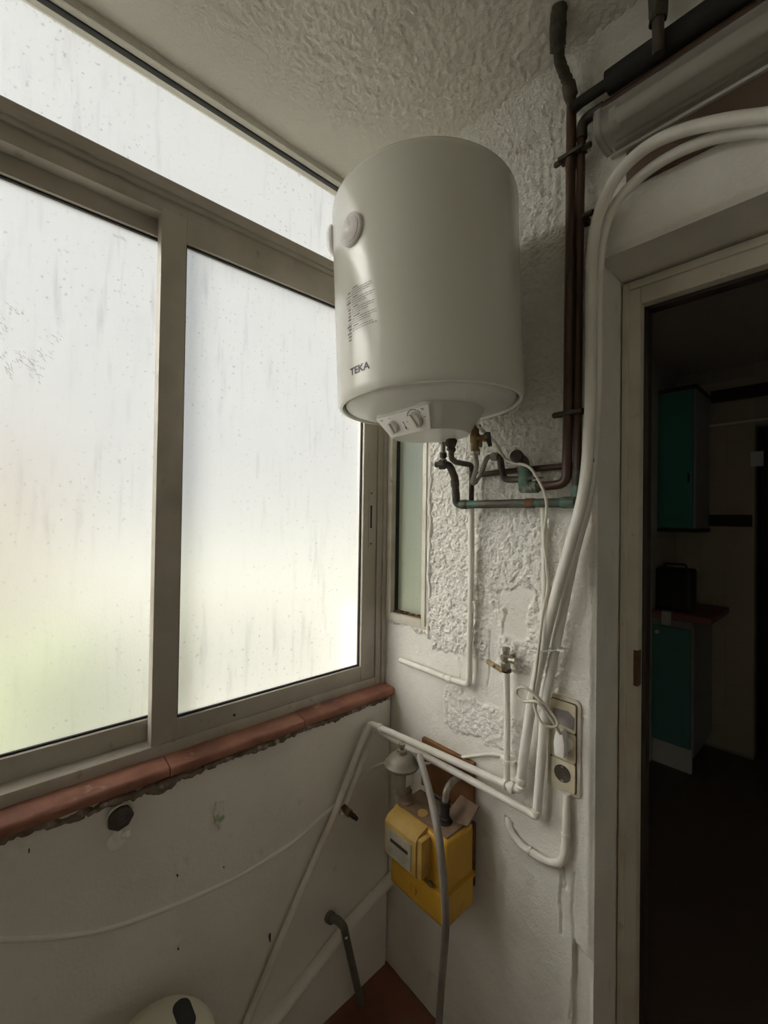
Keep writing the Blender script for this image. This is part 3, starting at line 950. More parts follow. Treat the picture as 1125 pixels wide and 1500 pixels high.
def build_heater():
    R = 0.2285
    fwd = Vector((-0.739, 0.673, 0.0)).normalized()
    rot = Matrix.Rotation(math.radians(-2.6), 3, fwd).to_quaternion()
    H = thing('water_heater', 'large white cylindrical electric water heater hung on the corner wall', 'water heater', (0.3985, -0.2605, 1.862), rot)
    body = [(0.205, 0.020), (0.2135, 0.018), (0.2145, 0.001), (0.2175, -0.004), (0.2235, -0.003), (0.2275, 0.004), (R, 0.016), (R, 0.475)]
    for k in range(1, 9):
        a = math.radians(90 * k / 8)
        body.append((R - 0.028 + 0.028 * math.cos(a), 0.475 + 0.024 * math.sin(a)))
    body += [(0.12, 0.507), (0.0, 0.510)]
    obj('body', lathe(body, 96), enamel, H, smooth=35, local=True)
    obj('bottom_cover', lathe([(0.2085, 0.019), (0.2085, 0.004), (0.206, 0.000), (0.19, -0.006), (0.165, -0.013), (0.135, -0.019), (0, -0.021)], 96), plastic_grey, H, smooth=50, local=True)
    # control housing: a shallow truncated cone cut flat in front for the panel
    rt, rb, zt, zb = 0.134, 0.0975, -0.016, -0.074
    def cut(z):                                   # y of the flat panel plane at height z
        return -0.1015 + (z + 0.026) / (-0.073 + 0.026) * 0.031
    bm = bmesh.new()
    n = 72
    rings = []
    for z, r in ((zt, rt), (-0.022, rt - 0.001), (-0.03, rt - 0.0065), (-0.06, rb + 0.0085), (-0.071, rb + 0.001), (zb, rb - 0.003)):
        yc = cut(min(z, -0.022)) if z < -0.021 else -1
        ring = []
        for k in range(n):
            a = 2 * math.pi * k / n
            x, y = r * math.cos(a), r * math.sin(a)
            ring.append(bm.verts.new((x, max(y, yc), z)))
        rings.append(ring)
    for a, b in zip(rings, rings[1:]):
        for k in range(n):
            bm.faces.new((a[k], a[(k + 1) % n], b[(k + 1) % n], b[k]))
    bm.faces.new(rings[-1])
    hs_ = obj('control_housing', bm, plastic_grey, H, smooth=30, local=True)
    # flat panel: local frame on the cut plane
    p_top, p_bot = Vector((0, cut(-0.026), -0.026)), Vector((0, cut(-0.073), -0.073))
    up = (p_top - p_bot).normalized()
    out = Vector((1, 0, 0)).cross(up).normalized()
    if out.y > 0:
        out = -out
    ht = (p_top - p_bot).length
    F = Matrix(((1, up.x, out.x, p_bot.x), (0, up.y, out.y, p_bot.y), (0, up.z, out.z, p_bot.z), (0, 0, 0, 1)))
    panel = obj('control_panel', prism([(-0.066, 0.001), (0.066, 0.001), (0.088, ht), (-0.088, ht)], F @ Matrix.Translation((0, 0, -0.002)), 0.005, 0.0012), plastic_white, H, smooth=30, local=True)

    def on_panel(x, y, z=0.0032):
        return F @ Matrix.Translation((x, y, z))
    for x, y, r in ((-0.040, 0.026, 0.0165), (0.036, 0.031, 0.0200)):
        kb = obj('knob', lathe([(0, 0), (r, 0), (r, 0.002), (r * 0.93, 0.003), (r * 0.90, 0.009), (r * 0.84, 0.0105), (0, 0.0105)], 36, on_panel(x, y)), knob_mat, panel, smooth=40, local=True)
        a = 0.25 if x > 0 else 0.15
        bm = prism(rrect(r * 0.62, r * 1.72, r * 0.28), on_panel(x, y, 0.0132) @ Matrix.Rotation(a, 4, 'Z'), 0.006, 0.001)
        o = obj('grip', bm, knob_mat, panel, smooth=40, local=True)
    pr = bmesh.new()
    for k in range(9):                            # thick temperature arc of dashes
        a = math.radians(35 + 112 * k / 8)
        q = on_panel(0.036, 0.031, 0.0031) @ Matrix.Rotation(a, 4, 'Z') @ Matrix.Translation((0.0235, 0, 0))
        s = [pr.verts.new(q @ Vector(c)) for c in ((-0.0012, -0.0019, 0), (0.0016, -0.0021, 0), (0.0016, 0.0021, 0), (-0.0012, 0.0019, 0))]
        pr.faces.new(s)
    def bar(x, y, w, h, rotz=0.0):
        q = on_panel(x, y, 0.0031) @ Matrix.Rotation(rotz, 4, 'Z')
        pr.faces.new([pr.verts.new(q @ Vector(c)) for c in ((-w / 2, -h / 2, 0), (w / 2, -h / 2, 0), (w / 2, h / 2, 0), (-w / 2, h / 2, 0))])
    for a, b, c, d in ((-0.004, 0.024, 0.0022, 0.012), (-0.0035, 0.0165, 0.0052, 0.005), (-0.0045, 0.0315, 0.0034, 0.003), (-0.001, 0.012, 0.009, 0.0012),
                       (0.064, 0.031, 0.008, 0.0012), (0.067, 0.051, 0.010, 0.0016), (0.0665, 0.048, 0.008, 0.0014),
                       (-0.070, 0.050, 0.010, 0.0014), (-0.069, 0.047, 0.008, 0.0012), (-0.042, 0.0485, 0.010, 0.0009), (0.008, 0.030, 0.003, 0.0022)):
        bar(a, b, c, d)
    obj('panel_print', pr, ink, panel, local=True)['kind'] = 'stuff'

    def on_body(phi, z, out_=0.0):
        """Frame on the drum: local X tangential (to the right seen from outside), Y up, Z outwards."""
        a = math.radians(phi)
        nrm = Vector((math.cos(a), math.sin(a), 0))
        tx = Vector((-math.sin(a), math.cos(a), 0))
        p = nrm * (R + out_) + Vector((0, 0, z))
        return Matrix(((tx.x, 0, nrm.x, p.x), (tx.y, 0, nrm.y, p.y), (0, 1, 0, p.z), (0, 0, 0, 1)))
    # round thermometer dial under a clear blister, and a second round cap further left
    for phi, z in ((-91.0, 0.352), (-133, 0.430)):
        m_ = on_body(phi, z, -0.004)
        dl = obj('dial', lathe([(0.034, 0), (0.034, 0.006), (0.031, 0.009), (0.026, 0.0085), (0.0255, 0.012), (0.023, 0.013), (0, 0.013)], 40, m_), dial_face, H, smooth=40, local=True)
        obj('dial_cover', lathe([(0.036, 0.002), (0.0355, 0.010), (0.031, 0.0155), (0.025, 0.017), (0.022, 0.0195), (0, 0.020), (0, 0.0185), (0.021, 0.018), (0.030, 0.0135), (0.034, 0.008), (0.034, 0.002)], 40, m_), clear, dl, smooth=50, local=True)
        nb = bmesh.new()
        sv = [nb.verts.new(m_ @ Vector(c)) for c in ((-0.001, -0.004, 0.0135), (0.001, -0.004, 0.0135), (0.0006, 0.018, 0.0135), (-0.0006, 0.018, 0.0135))]
        nb.faces.new(sv)
        obj('needle', nb, ink_grey, dl, local=True)
    # lettering wrapped onto the drum
    me = text_mesh('TEKA', 0.0215)
    for v in me.vertices:
        x, y = v.co.x * 1.22, v.co.y
        a = math.radians(-89) + x / R
        v.co = Vector((math.cos(a) * (R + 0.0006), math.sin(a) * (R + 0.0006), 0.041 + y))
    me.materials.clear()
    o = bpy.data.objects.new('brand_lettering', me)
    COL.objects.link(o)
    me.materials.append(ink)
    o.parent = H
    # block of small printed lines with a darker margin bar
    pr = bmesh.new()
    def strip(x0, x1, z, h):
        nn = max(1, int((x1 - x0) / 0.006))
        prev = None
        for k in range(nn + 1):
            a = math.radians(-86) + (x0 + (x1 - x0) * k / nn) / R
            c, s = math.cos(a) * (R + 0.0006), math.sin(a) * (R + 0.0006)
            cur = (pr.verts.new((c, s, z)), pr.verts.new((c, s, z + h)))
            if prev:
                pr.faces.new((prev[0], cur[0], cur[1], prev[1]))
            prev = cur
    rl = random.Random(4)
    z = 0.226
    for para in range(5):
        for ln in range(4 if para < 4 else 3):
            if ln == 0:
                strip(-0.026, -0.026 + rl.uniform(0.016, 0.022), z, 0.0022)
            else:
                x = -0.030
                end = rl.uniform(0.030, 0.046) if ln < 3 else rl.uniform(0.005, 0.03)
                while x < end:
                    wd = rl.uniform(0.004, 0.011)
                    strip(x, min(x + wd, end), z, 0.0013)
                    x += wd + 0.0016
            z -= 0.0048
        z -= 0.0014
    for k in range(15):
        zz = 0.220 - k * 0.0074
        strip(-0.046 + rl.uniform(-0.006, 0.002), -0.034, zz, rl.uniform(0.001, 0.005))
    obj('printed_notice', pr, ink_grey, H, local=True)['kind'] = 'stuff'
    return H


build_heater()

# ------------------------------------------------------------------ pipes (coordinates in metres in the room)
# hot outlet: dark pipe turning to the wall, then white drop that ends in a capped stub
t = thing('hot_water_pipe', 'dark outlet pipe turning into a white pipe that drops and ends by the narrow window', 'pipe', (0.357, -0.03, 1.085))
tube('dark_run', [(0.412, -0.19, 1.836), (0.397, -0.17, 1.742), (0.389, -0.14, 1.736), (0.373, -0.05, 1.738), (0.365, -0.035, 1.722), (0.362, -0.032, 1.62)], 0.0075, dark_pipe, t, 0.016)
obj('nut', nut((0.406, -0.183, 1.782), (0.015, 0.02, 0.08), 0.0145, 0.022), dark_pipe, t)
ring_at('collar', (0.403, -0.178, 1.765), (0.015, 0.02, 0.08), 0.012, 0.010, dark_pipe, t)
wr = tube('white_run', [(0.362, -0.032, 1.63), (0.358, -0.022, 1.403), (0.354, -0.022, 1.096), (0.286, -0.022, 1.092), (0.076, -0.022, 1.096)], 0.0092, white_pipe, t, 0.016)
ring_at('joint', (0.282, -0.022, 1.092), (1, 0, 0), 0.0115, 0.018, white_pipe, t)
ring_at('joint', (0.262, -0.022, 1.0925), (1, 0, 0), 0.0105, 0.006, white_pipe, t)
ring_at('end_cap', (0.074, -0.022, 1.096), (1, 0, 0), 0.0098, 0.016, white_pipe, t)
obj('pipe_clip', box((0.350, -0.026, 1.335), (0.372, 0.004, 1.343), 0.002), white_pipe, t)

# cold line: nipple, angled union, thick green pipe, right-hand riser, run along the ceiling
t = thing('cold_water_pipe', 'green corroded horizontal pipe under the heater with its brown riser to the ceiling', 'pipe', (0.50, -0.045, 1.61))
tube('nipple', [(0.368, -0.17, 1.836), (0.338, -0.132, 1.742)], 0.0062, steel_pipe, t)
obj('nut', nut((0.359, -0.158, 1.797), (0.03, -0.038, 0.09), 0.013, 0.018), nickel, t)
ring_at('collar', (0.345, -0.141, 1.76), (0.03, -0.038, 0.09), 0.010, 0.014, dark_pipe, t)
obj('union_nut', nut((0.334, -0.129, 1.736), (1, 0.35, 0), 0.0155, 0.020), dark_pipe, t)
obj('plug_end', nut((0.319, -0.134, 1.736), (1, 0.35, 0), 0.009, 0.014), dark_pipe, t)
tube('drop', [(0.325, -0.131, 1.736), (0.351, -0.121, 1.735), (0.353, -0.100, 1.70), (0.330, -0.062, 1.650)], 0.0105, dark_pipe, t, 0.02)
ring_at('sleeve', (0.3455, -0.088, 1.684), (0.023, -0.038, 0.05), 0.0125, 0.022, dark_pipe, t)
tube('green_run', [(0.334, -0.068, 1.658), (0.322, -0.052, 1.624), (0.394, -0.045, 1.6245), (0.672, -0.045, 1.626), (0.6755, -0.045, 1.70)], 0.0115, green_pipe, t, 0.020, 16)
ring_at('elbow_sleeve', (0.350, -0.049, 1.6245), (1, 0.08, 0), 0.0138, 0.022, green_pipe, t)
ring_at('brown_joint', (0.556, -0.045, 1.6255), (1, 0, 0), 0.0130, 0.028, rust, t)
ring_at('green_elbow', (0.655, -0.045, 1.626), (1, 0, 0), 0.0142, 0.032, verdigris, t)
ring_at('green_elbow', (0.6755, -0.045, 1.652), (0, 0, 1), 0.0142, 0.026, verdigris, t)
tube('riser', [(0.6755, -0.045, 1.69), (0.671, -0.036, 1.849), (0.668, -0.03, 2.098), (0.670, -0.03, 2.346), (0.672, -0.03, 2.548), (0.716, -0.03, 2.549), (1.78, -0.03, 2.553)], 0.0098, brown_pipe, t, 0.028)
tube('elbow', [(0.672, -0.03, 2.505), (0.672, -0.03, 2.548), (0.722, -0.03, 2.549)], 0.0125, dark_pipe, t, 0.028)

# brown left riser with its mouldy elbow into the ceiling, branch to the thick insulated run
t = thing('brown_riser_pipe', 'thick brown copper pipe rising beside the heater to a mouldy ceiling stub', 'pipe', (0.651, -0.045, 1.65))
tube('riser', [(0.545, -0.05, 1.668), (0.600, -0.05, 1.668), (0.653, -0.05, 1.670), (0.6535, -0.05, 1.75), (0.651, -0.042, 1.851), (0.651, -0.04, 2.352), (0.651, -0.04, 2.610), (0.652, -0.055, 2.634)], 0.0115, brown_pipe, t, 0.034, 18)
ring_at('sleeve', (0.566, -0.05, 1.668), (1, 0, 0), 0.0135, 0.040, verdigris, t)
ring_at('sleeve', (0.651, -0.04, 2.45), (0, 0, 1), 0.0128, 0.030, brown_pipe, t)
tube('ceiling_elbow', [(0.651, -0.042, 2.605), (0.653, -0.060, 2.632), (0.653, -0.085, 2.642), (0.655, -0.110, 2.650), (0.661, -0.130, 2.664)], 0.012, rough_wrap, t, curve=5, wob=0.12)
ring_at('elbow_fitting', (0.652, -0.052, 2.624), (0, -0.5, 0.8), 0.0160, 0.030, dark_pipe, t)
tube('ceiling_stub', [(0.659, -0.128, 2.662), (0.668, -0.148, 2.672), (0.680, -0.170, 2.684), (0.686, -0.180, 2.700)], 0.017, rough_wrap, t, curve=5, wob=0.10)
ring_at('white_band', (0.660, -0.129, 2.664), (0.3, -0.75, 0.5), 0.0168, 0.003, plastic_grey, t)
tube('branch', [(0.651, -0.042, 2.580), (0.672, -0.040, 2.589), (0.745, -0.040, 2.587)], 0.0125, black_foam, t, 0.01, wob=0.05)

tag(tube('insulated_pipe', [(0.735, -0.040, 2.588), (1.785, -0.040, 2.578)], 0.0245, black_foam, seg=20), 'fat black foam insulated pipe running under the ceiling above the lamp', 'pipe')
t = thing('ceiling_drop_pipe', 'short mouldy pipe coming out of the ceiling behind the fat black pipe', 'pipe', (0.845, -0.04, 2.45))
tube('wrapped_stub', [(0.846, -0.082, 2.700), (0.846, -0.076, 2.66), (0.845, -0.072, 2.615)], 0.0165, rough_wrap, t, curve=5, wob=0.14)
tube('bare_pipe', [(0.845, -0.074, 2.625), (0.845, -0.070, 2.545)], 0.011, dark_pipe, t)

# wall clips of the two brown risers
for i, (x, y, z, lab) in enumerate(((0.655, -0.030, 2.470, 'rusty pipe clip near the top of the brown risers'),
                                    (0.676, -0.022, 2.311, 'small rusty pipe clip below the topmost clip on the brown risers'),
                                    (0.658, -0.032, 1.841, 'rusty pipe clip on the brown risers level with the heater bottom'),
                                    (0.683, -0.026, 1.724, 'small rusty pipe clip just above the green elbow'))):
    c = thing('pipe_clip', lab, 'pipe clip', (x, 0, z), group='rusty clips of the brown risers')
    wide = i in (0, 2)
    half = 0.031 if wide else 0.013
    obj('band', box((x - half, y - (0.026 if wide else 0.016), z - 0.005), (x + half, y + 0.004, z + 0.005), 0.003), dark_pipe, c, smooth=40)
    obj('back_plate', box((x - 0.008, y - 0.002, z - 0.007), (x + 0.008, 0.004, z + 0.007), 0.001), rust, c)
    for s in ((-1, 1) if wide else (1,)):
        obj('screw', lathe([(0, -0.012), (0.006, -0.012), (0.007, -0.006), (0.007, 0.008), (0.004, 0.011), (0, 0.011)], 10, axis_matrix((x + s * (half + 0.004), y - 0.012, z), (s, 0.2, 0.1))), dark_pipe, c, smooth=40)

# brass safety valve and its looping drain
t = thing('safety_valve', 'small brass safety valve with dark lever under the heater', 'valve', (0.478, -0.18, 1.75))
obj('valve_body', lathe([(0, -0.030), (0.010, -0.030), (0.010, -0.012), (0.0125, -0.008), (0.0125, 0.010), (0.010, 0.014), (0.010, 0.024), (0.0145, 0.026), (0.0145, 0.034), (0.007, 0.036), (0.007, 0.058), (0, 0.058)], 20, axis_matrix((0.481, -0.182, 1.782), (0.05, -0.08, 1))), brass, t, smooth=40)
obj('hex_nut', nut((0.475, -0.172, 1.752), (0.05, -0.08, 1), 0.0125, 0.016), nickel, t)
obj('side_branch', lathe([(0, 0), (0.0085, 0), (0.0085, 0.020), (0.0105, 0.022), (0.0105, 0.030), (0, 0.030)], 16, axis_matrix((0.483, -0.184, 1.782), (0.85, 0.45, 0.05))), brass, t, smooth=40)
lv = obj('lever', prism([(-0.006, 0.012), (0.008, 0.012), (0.013, -0.022), (0.004, -0.024), (-0.001, -0.006), (-0.007, -0.006)], Matrix(((0.85, 0, 0.5, 0.508), (0.5, 0, -0.85, -0.170), (0, 1, 0, 1.784), (0, 0, 0, 1))), 0.010, 0.0015), black_plastic, t)
obj('drain_nipple', lathe([(0, 0), (0.005, 0), (0.005, 0.014), (0, 0.014)], 12, axis_matrix((0.494, -0.178, 1.775), (0.05, -0.08, -1))), brass, t, smooth=40)

t = thing('drain_tube', 'thin grey metal tube looping from the brass valve to a dark bent pipe', 'tube', (0.42, -0.08, 1.68))
tube('valve_tube', [(0.472, -0.168, 1.756), (0.466, -0.158, 1.742), (0.457, -0.140, 1.724), (0.424, -0.104, 1.703), (0.399, -0.080, 1.686)], 0.0062, steel_pipe, t, curve=6)
tube('loop_tube', [(0.396, -0.081, 1.686), (0.404, -0.077, 1.683), (0.414, -0.074, 1.695), (0.425, -0.070, 1.716), (0.431, -0.066, 1.740), (0.438, -0.061, 1.753), (0.453, -0.055, 1.755)], 0.0068, steel_pipe, t, curve=6)
obj('coupling', nut((0.455, -0.055, 1.754), (1, 0.2, -0.1), 0.0125, 0.018), nickel, t)
tube('dark_bend', [(0.449, -0.056, 1.755), (0.469, -0.050, 1.752), (0.474, -0.048, 1.715), (0.482, -0.048, 1.690), (0.545, -0.05, 1.687)], 0.0088, dark_pipe, t, 0.022)

tag(tube('back_pipe', [(0.362, -0.025, 1.712), (0.389, -0.022, 1.712), (0.466, -0.020, 1.715), (0.660, -0.018, 1.718)], 0.0082, brown_pipe), 'thin dark horizontal pipe against the wall above the green pipe', 'pipe')

t = thing('stop_valve', 'stop valve with round dark cap and crusty green body', 'valve', (0.543, -0.05, 1.655))
obj('round_cap', lathe([(0, -0.02), (0.015, -0.02), (0.0165, -0.012), (0.0165, 0.010), (0.014, 0.014), (0, 0.015)], 24, axis_matrix((0.533, -0.072, 1.745), (0.35, -0.9, 0.02))), dark_pipe, t, smooth=40)
tube('neck', [(0.530, -0.055, 1.745), (0.541, -0.050, 1.735), (0.546, -0.050, 1.690)], 0.0120, dark_pipe, t, 0.014)
obj('green_body', sweep(spline([(0.541, -0.050, 1.720), (0.544, -0.051, 1.700), (0.545, -0.051, 1.680), (0.547, -0.051, 1.662)], 4), 0.017, 14, wob=0.12), verdigris, t, smooth=60)
obj('green_branch', sweep([(0.535, -0.051, 1.668), (0.56, -0.051, 1.666), (0.580, -0.051, 1.667)], 0.0155, 14, wob=0.10), verdigris, t, smooth=60)
obj('small_lever', prism([(0, -0.004), (0.046, -0.002), (0.05, 0.001), (0, 0.006)], wall_frame(0.552, 1.688, -0.060), 0.004, 0.001), dark_pipe, t)

# white conduit strip below the green pipe
tag(tube('thin_conduit', [(0.583, -0.032, 1.628), (0.580, -0.014, 1.55), (0.580, -0.012, 1.40), (0.573, -0.012, 1.22)], 0.0078, white_pipe), 'thin white conduit dropping from the green pipe behind the cord', 'conduit')

# power cord with loop, and its flat plug
t = thing('power_cord', 'cream power cord from the heater with a loose loop and plug at the sockets', 'cord', (0.60, -0.07, 1.05))
tube('cord', [(0.494, -0.205, 1.838), (0.500, -0.20, 1.812), (0.507, -0.185, 1.798), (0.497, -0.12, 1.780), (0.494, -0.075, 1.750), (0.512, -0.066, 1.734), (0.568, -0.076, 1.715), (0.599, -0.080, 1.676),
              (0.615, -0.080, 1.639), (0.614, -0.072, 1.603), (0.601, -0.058, 1.535), (0.609, -0.058, 1.469), (0.613, -0.060, 1.415), (0.606, -0.068, 1.36), (0.600, -0.078, 1.268), (0.593, -0.078, 1.208),
              (0.587, -0.078, 1.165), (0.593, -0.080, 1.125), (0.612, -0.080, 1.094), (0.632, -0.066, 1.088), (0.640, -0.058, 1.100), (0.622, -0.066, 1.125), (0.598, -0.082, 1.155), (0.572, -0.090, 1.170), (0.553, -0.090, 1.162), (0.549, -0.088, 1.145), (0.566, -0.086, 1.134), (0.598, -0.084, 1.142),
              (0.615, -0.076, 1.128), (0.630, -0.060, 1.098), (0.641, -0.046, 1.068)], 0.0036, cord_mat, t, curve=6, seg=10)
pg = obj('plug', prism([(-0.012, -0.030), (0.012, -0.030), (0.013, 0.004), (0.009, 0.024), (0.004, 0.032), (-0.006, 0.032), (-0.011, 0.022), (-0.014, 0.0)], wall_frame(0.636, 1.040, -0.016), 0.026, 0.003), plastic_white, t, smooth=40)
obj('plug_face', lathe([(0, 0), (0.0175, 0), (0.0185, 0.003), (0.0185, 0.012), (0.017, 0.016), (0, 0.016)], 28, axis_matrix((0.640, -0.010, 1.036), (0, -1, 0))), plastic_white, pg, smooth=40)

# thick white hose from upper right down to the elbow, on along the wall and down the window wall
t = thing('white_waste_pipe', 'thickest white hose bending over the door, down past the sockets and along the corner', 'pipe', (0.3, -0.06, 0.14))
hp = [(1.78, -0.060, 2.16), (1.45, -0.060, 2.205), (1.18, -0.060, 2.262), (1.063, -0.060, 2.292), (1.015, -0.060, 2.310), (0.952, -0.060, 2.342), (0.886, -0.060, 2.367), (0.825, -0.060, 2.374), (0.770, -0.060, 2.351), (0.731, -0.055, 2.302), (0.712, -0.052, 2.235),
      (0.7065, -0.052, 2.126), (0.7075, -0.052, 1.903), (0.7055, -0.054, 1.777), (0.697, -0.060, 1.650), (0.671, -0.062, 1.539), (0.637, -0.056, 1.422), (0.605, -0.052, 1.299), (0.579, -0.045, 1.189), (0.555, -0.036, 1.076), (0.536, -0.030, 0.962), (0.530, -0.030, 0.905)]
tube('hose', hp, 0.0128, white_hose, t, curve=6, seg=16)
tube('wall_run', [(0.530, -0.030, 0.925), (0.528, -0.030, 0.873), (0.480, -0.036, 0.872), (0.294, -0.066, 0.880), (0.060, -0.116, 0.896), (0.034, -0.126, 0.898), (0.031, -0.142, 0.880), (0.024, -0.257, 0.659), (0.022, -0.398, 0.445), (0.022, -0.539, 0.221), (0.022, -0.66, 0.03)], 0.0105, white_pipe, t, 0.014)
ring_at('elbow_ring', (0.5295, -0.030, 0.902), (0.02, 0, 1), 0.0150, 0.014, white_pipe, t)
ring_at('elbow_ring', (0.5290, -0.030, 0.884), (0.02, 0, 1), 0.0138, 0.008, white_pipe, t)
ring_at('elbow_ring', (0.506, -0.0335, 0.8725), (1, -0.14, 0), 0.0145, 0.014, white_pipe, t)
ring_at('elbow_ring', (0.488, -0.0355, 0.8725), (1, -0.14, 0), 0.0130, 0.006, white_pipe, t)
ring_at('elbow_ring', (0.072, -0.1135, 0.8953), (1, -0.2, 0.07), 0.0125, 0.010, white_pipe, t)

t = thing('second_white_pipe', 'thinner white pipe behind the thick hose, ending at a brass tap on the window wall', 'pipe', (0.3, -0.06, 0.64))
tube('hose', [(1.75, -0.030, 2.13), (1.35, -0.030, 2.20), (1.061, -0.030, 2.282), (0.987, -0.030, 2.318), (0.925, -0.030, 2.342), (0.861, -0.030, 2.350), (0.804, -0.030, 2.340), (0.757, -0.030, 2.312), (0.727, -0.030, 2.262), (0.714, -0.028, 2.164), (0.713, -0.028, 1.907), (0.708, -0.028, 1.763), (0.692, -0.028, 1.62),
              (0.664, -0.028, 1.505), (0.628, -0.028, 1.317), (0.608, -0.028, 1.211), (0.595, -0.030, 1.122), (0.586, -0.030, 1.0), (0.575, -0.028, 0.850)], 0.0112, white_hose, t, curve=6, seg=14)
tube('wall_run', [(0.576, -0.028, 0.862), (0.5725, -0.028, 0.826), (0.548, -0.028, 0.829), (0.406, -0.046, 0.840), (0.172, -0.084, 0.862), (0.052, -0.100, 0.872), (0.032, -0.104, 0.868), (0.028, -0.116, 0.846), (0.022, -0.215, 0.666), (0.022, -0.228, 0.640)], 0.0100, white_pipe, t, 0.012)
ring_at('elbow_ring', (0.5735, -0.028, 0.842), (0.05, 0, 1), 0.0130, 0.012, white_pipe, t)
tp = obj('tap', sweep([(0.022, -0.222, 0.664), (0.032, -0.222, 0.658), (0.050, -0.219, 0.654)], 0.0105, 12), rust, t, smooth=40)
obj('tap_nut', nut((0.046, -0.220, 0.6545), (1, 0.15, -0.2), 0.0125, 0.014), brass, tp)
obj('tap_nozzle', lathe([(0, 0), (0.008, 0), (0.008, 0.020), (0.0065, 0.022), (0.0065, 0.032), (0, 0.032)], 14, axis_matrix((0.050, -0.219, 0.654), (1, 0.12, -0.12))), black_plastic, tp, smooth=40)

# cable ties on the white hoses
for x, y, z, lab in ((0.604, -0.046, 1.262, 'white cable tie round the two hoses above the sockets'),):
    t = thing('cable_tie', lab, 'cable tie', (x, y, z))
    obj('strap', sweep(fillet([(0.575, -0.070, 1.258), (0.606, -0.070, 1.262), (0.634, -0.046, 1.268), (0.632, -0.014, 1.268), (0.588, -0.014, 1.258), (0.578, -0.040, 1.256)], 0.012), 0.0022, 6, flat=1.0), plastic_white, t)
    obj('tail', box((0.632, -0.050, 1.266), (0.650, -0.044, 1.271)), plastic_white, t)

# old wall tap with its white drop
t = thing('wall_tap', 'old tarnished wall tap with flat handle above a white drop pipe', 'tap', (0.483, -0.03, 0.87))
tube('drop_pipe', [(0.4835, -0.030, 1.182), (0.4845, -0.026, 1.049), (0.4880, -0.030, 0.878)], 0.0086, white_pipe, t)
obj('tap_body', lathe([(0, -0.026), (0.010, -0.026), (0.0125, -0.022), (0.0125, -0.006), (0.009, -0.002), (0.0155, 0.004), (0.0155, 0.012), (0.009, 0.018), (0.009, 0.026), (0.0105, 0.027), (0.0105, 0.036), (0, 0.036)], 18, axis_matrix((0.482, -0.032, 1.200), (0, 0.05, 1))), nickel, t, smooth=40)
obj('wall_flange', lathe([(0, 0), (0.020, 0), (0.019, 0.004), (0.010, 0.007), (0.009, 0.034), (0, 0.034)], 20, axis_matrix((0.484, 0.002, 1.204), (0, -1, 0))), nickel, t, smooth=40)
obj('side_spout', lathe([(0, 0), (0.007, 0), (0.007, 0.022), (0.0085, 0.023), (0.0085, 0.030), (0, 0.030)], 14, axis_matrix((0.486, -0.034, 1.206), (1, -0.1, 0.1))), nickel, t, smooth=40)
hd = obj('handle', prism(rrect(0.062, 0.013, 0.006), Matrix(((0.95, 0, 0, 0.468), (-0.25, 0.35, -0.94, -0.060), (-0.12, 0.94, 0.33, 1.189), (0, 0, 0, 1))), 0.009, 0.002), brass, t, smooth=40)
obj('handle_screw', lathe([(0, 0), (0.005, 0), (0.004, 0.003), (0, 0.003)], 12, axis_matrix((0.470, -0.069, 1.191), (0, -1, 0.2))), dark_gap, hd)
obj('bottom_nut', nut((0.4832, -0.031, 1.176), (0, 0, 1), 0.0135, 0.012), dark_pipe, t)
ring_at('pipe_saddle', (0.4870, -0.029, 0.930), (0, 0, 1), 0.0115, 0.014, white_pipe, t)
obj('saddle_foot', box((0.466, -0.032, 0.925), (0.508, 0.003, 0.936), 0.003), white_pipe, t, smooth=40)

tag(tube('thin_wire', [(0.012, -0.19, 0.70), (0.030, -0.13, 0.745), (0.080, -0.085, 0.775), (0.145, -0.040, 0.785), (0.195, -0.014, 0.796), (0.279, -0.009, 0.842), (0.379, -0.009, 0.896), (0.429, -0.010, 0.920), (0.475, -0.012, 0.930), (0.530, -0.010, 0.932), (0.575, -0.010, 0.936)], 0.0042, white_pipe, curve=6, seg=8),
    'thin white painted wire sagging along the wall above the gas meter', 'wire')

# ------------------------------------------------------------------ triple wall socket
t = thing('wall_socket', 'aged ivory triple wall socket with a plug in its middle module', 'socket', (0.632, 0, 0.912))
cx, cz = 0.6320, 1.0265
fr = prism(rrect(0.082, 0.236, 0.013), wall_frame(cx, cz, 0.002), 0.010, 0.003)
obj('frame', fr, socket_frame_mat, t, smooth=40)
obj('inner_gap', prism(rrect(0.066, 0.218, 0.006), wall_frame(cx, cz, -0.0075), 0.0012), dark_gap, t)
for k, zz in enumerate((1.0985, 1.0265, 0.9545)):
    pl = obj('module_plate', prism(rrect(0.062, 0.0695, 0.005), wall_frame(cx, zz, -0.0060), 0.0075, 0.0015), socket_ivory, t, smooth=40)
    if k == 0:
        obj('rocker', prism([(-0.026, -0.016), (0.028, -0.022), (0.029, 0.008), (0.012, 0.020), (-0.026, 0.017)], wall_frame(cx, zz - 0.004, -0.0133), 0.0012), smear, pl)
    if k == 2:
        well = obj('socket_well', lathe([(0.0208, 0.0085), (0.0208, 0.0092), (0.0195, 0.0094), (0.0185, 0.0089), (0, 0.0087)], 32, axis_matrix((cx, -0.0055, zz + 0.003), (0, -1, 0))), dark_gap, pl, smooth=40)
        for dx in (-0.0095, 0.0095):
            obj('contact_hole', lathe([(0, 0), (0.0028, 0), (0.0028, 0.0004), (0, 0.0004)], 12, axis_matrix((cx + dx, -0.0143, zz + 0.003), (0, -1, 0))), black_plastic, pl)
        for dz in (-0.0165, 0.0165):
            obj('earth_clip', box((cx - 0.003, -0.0156, zz + 0.003 + dz - 0.002), (cx + 0.003, -0.0132, zz + 0.003 + dz + 0.002)), nickel, pl)
t = thing('socket_conduit', 'white conduit curving down and left from the bottom of the socket', 'conduit', (0.57, -0.015, 0.70))
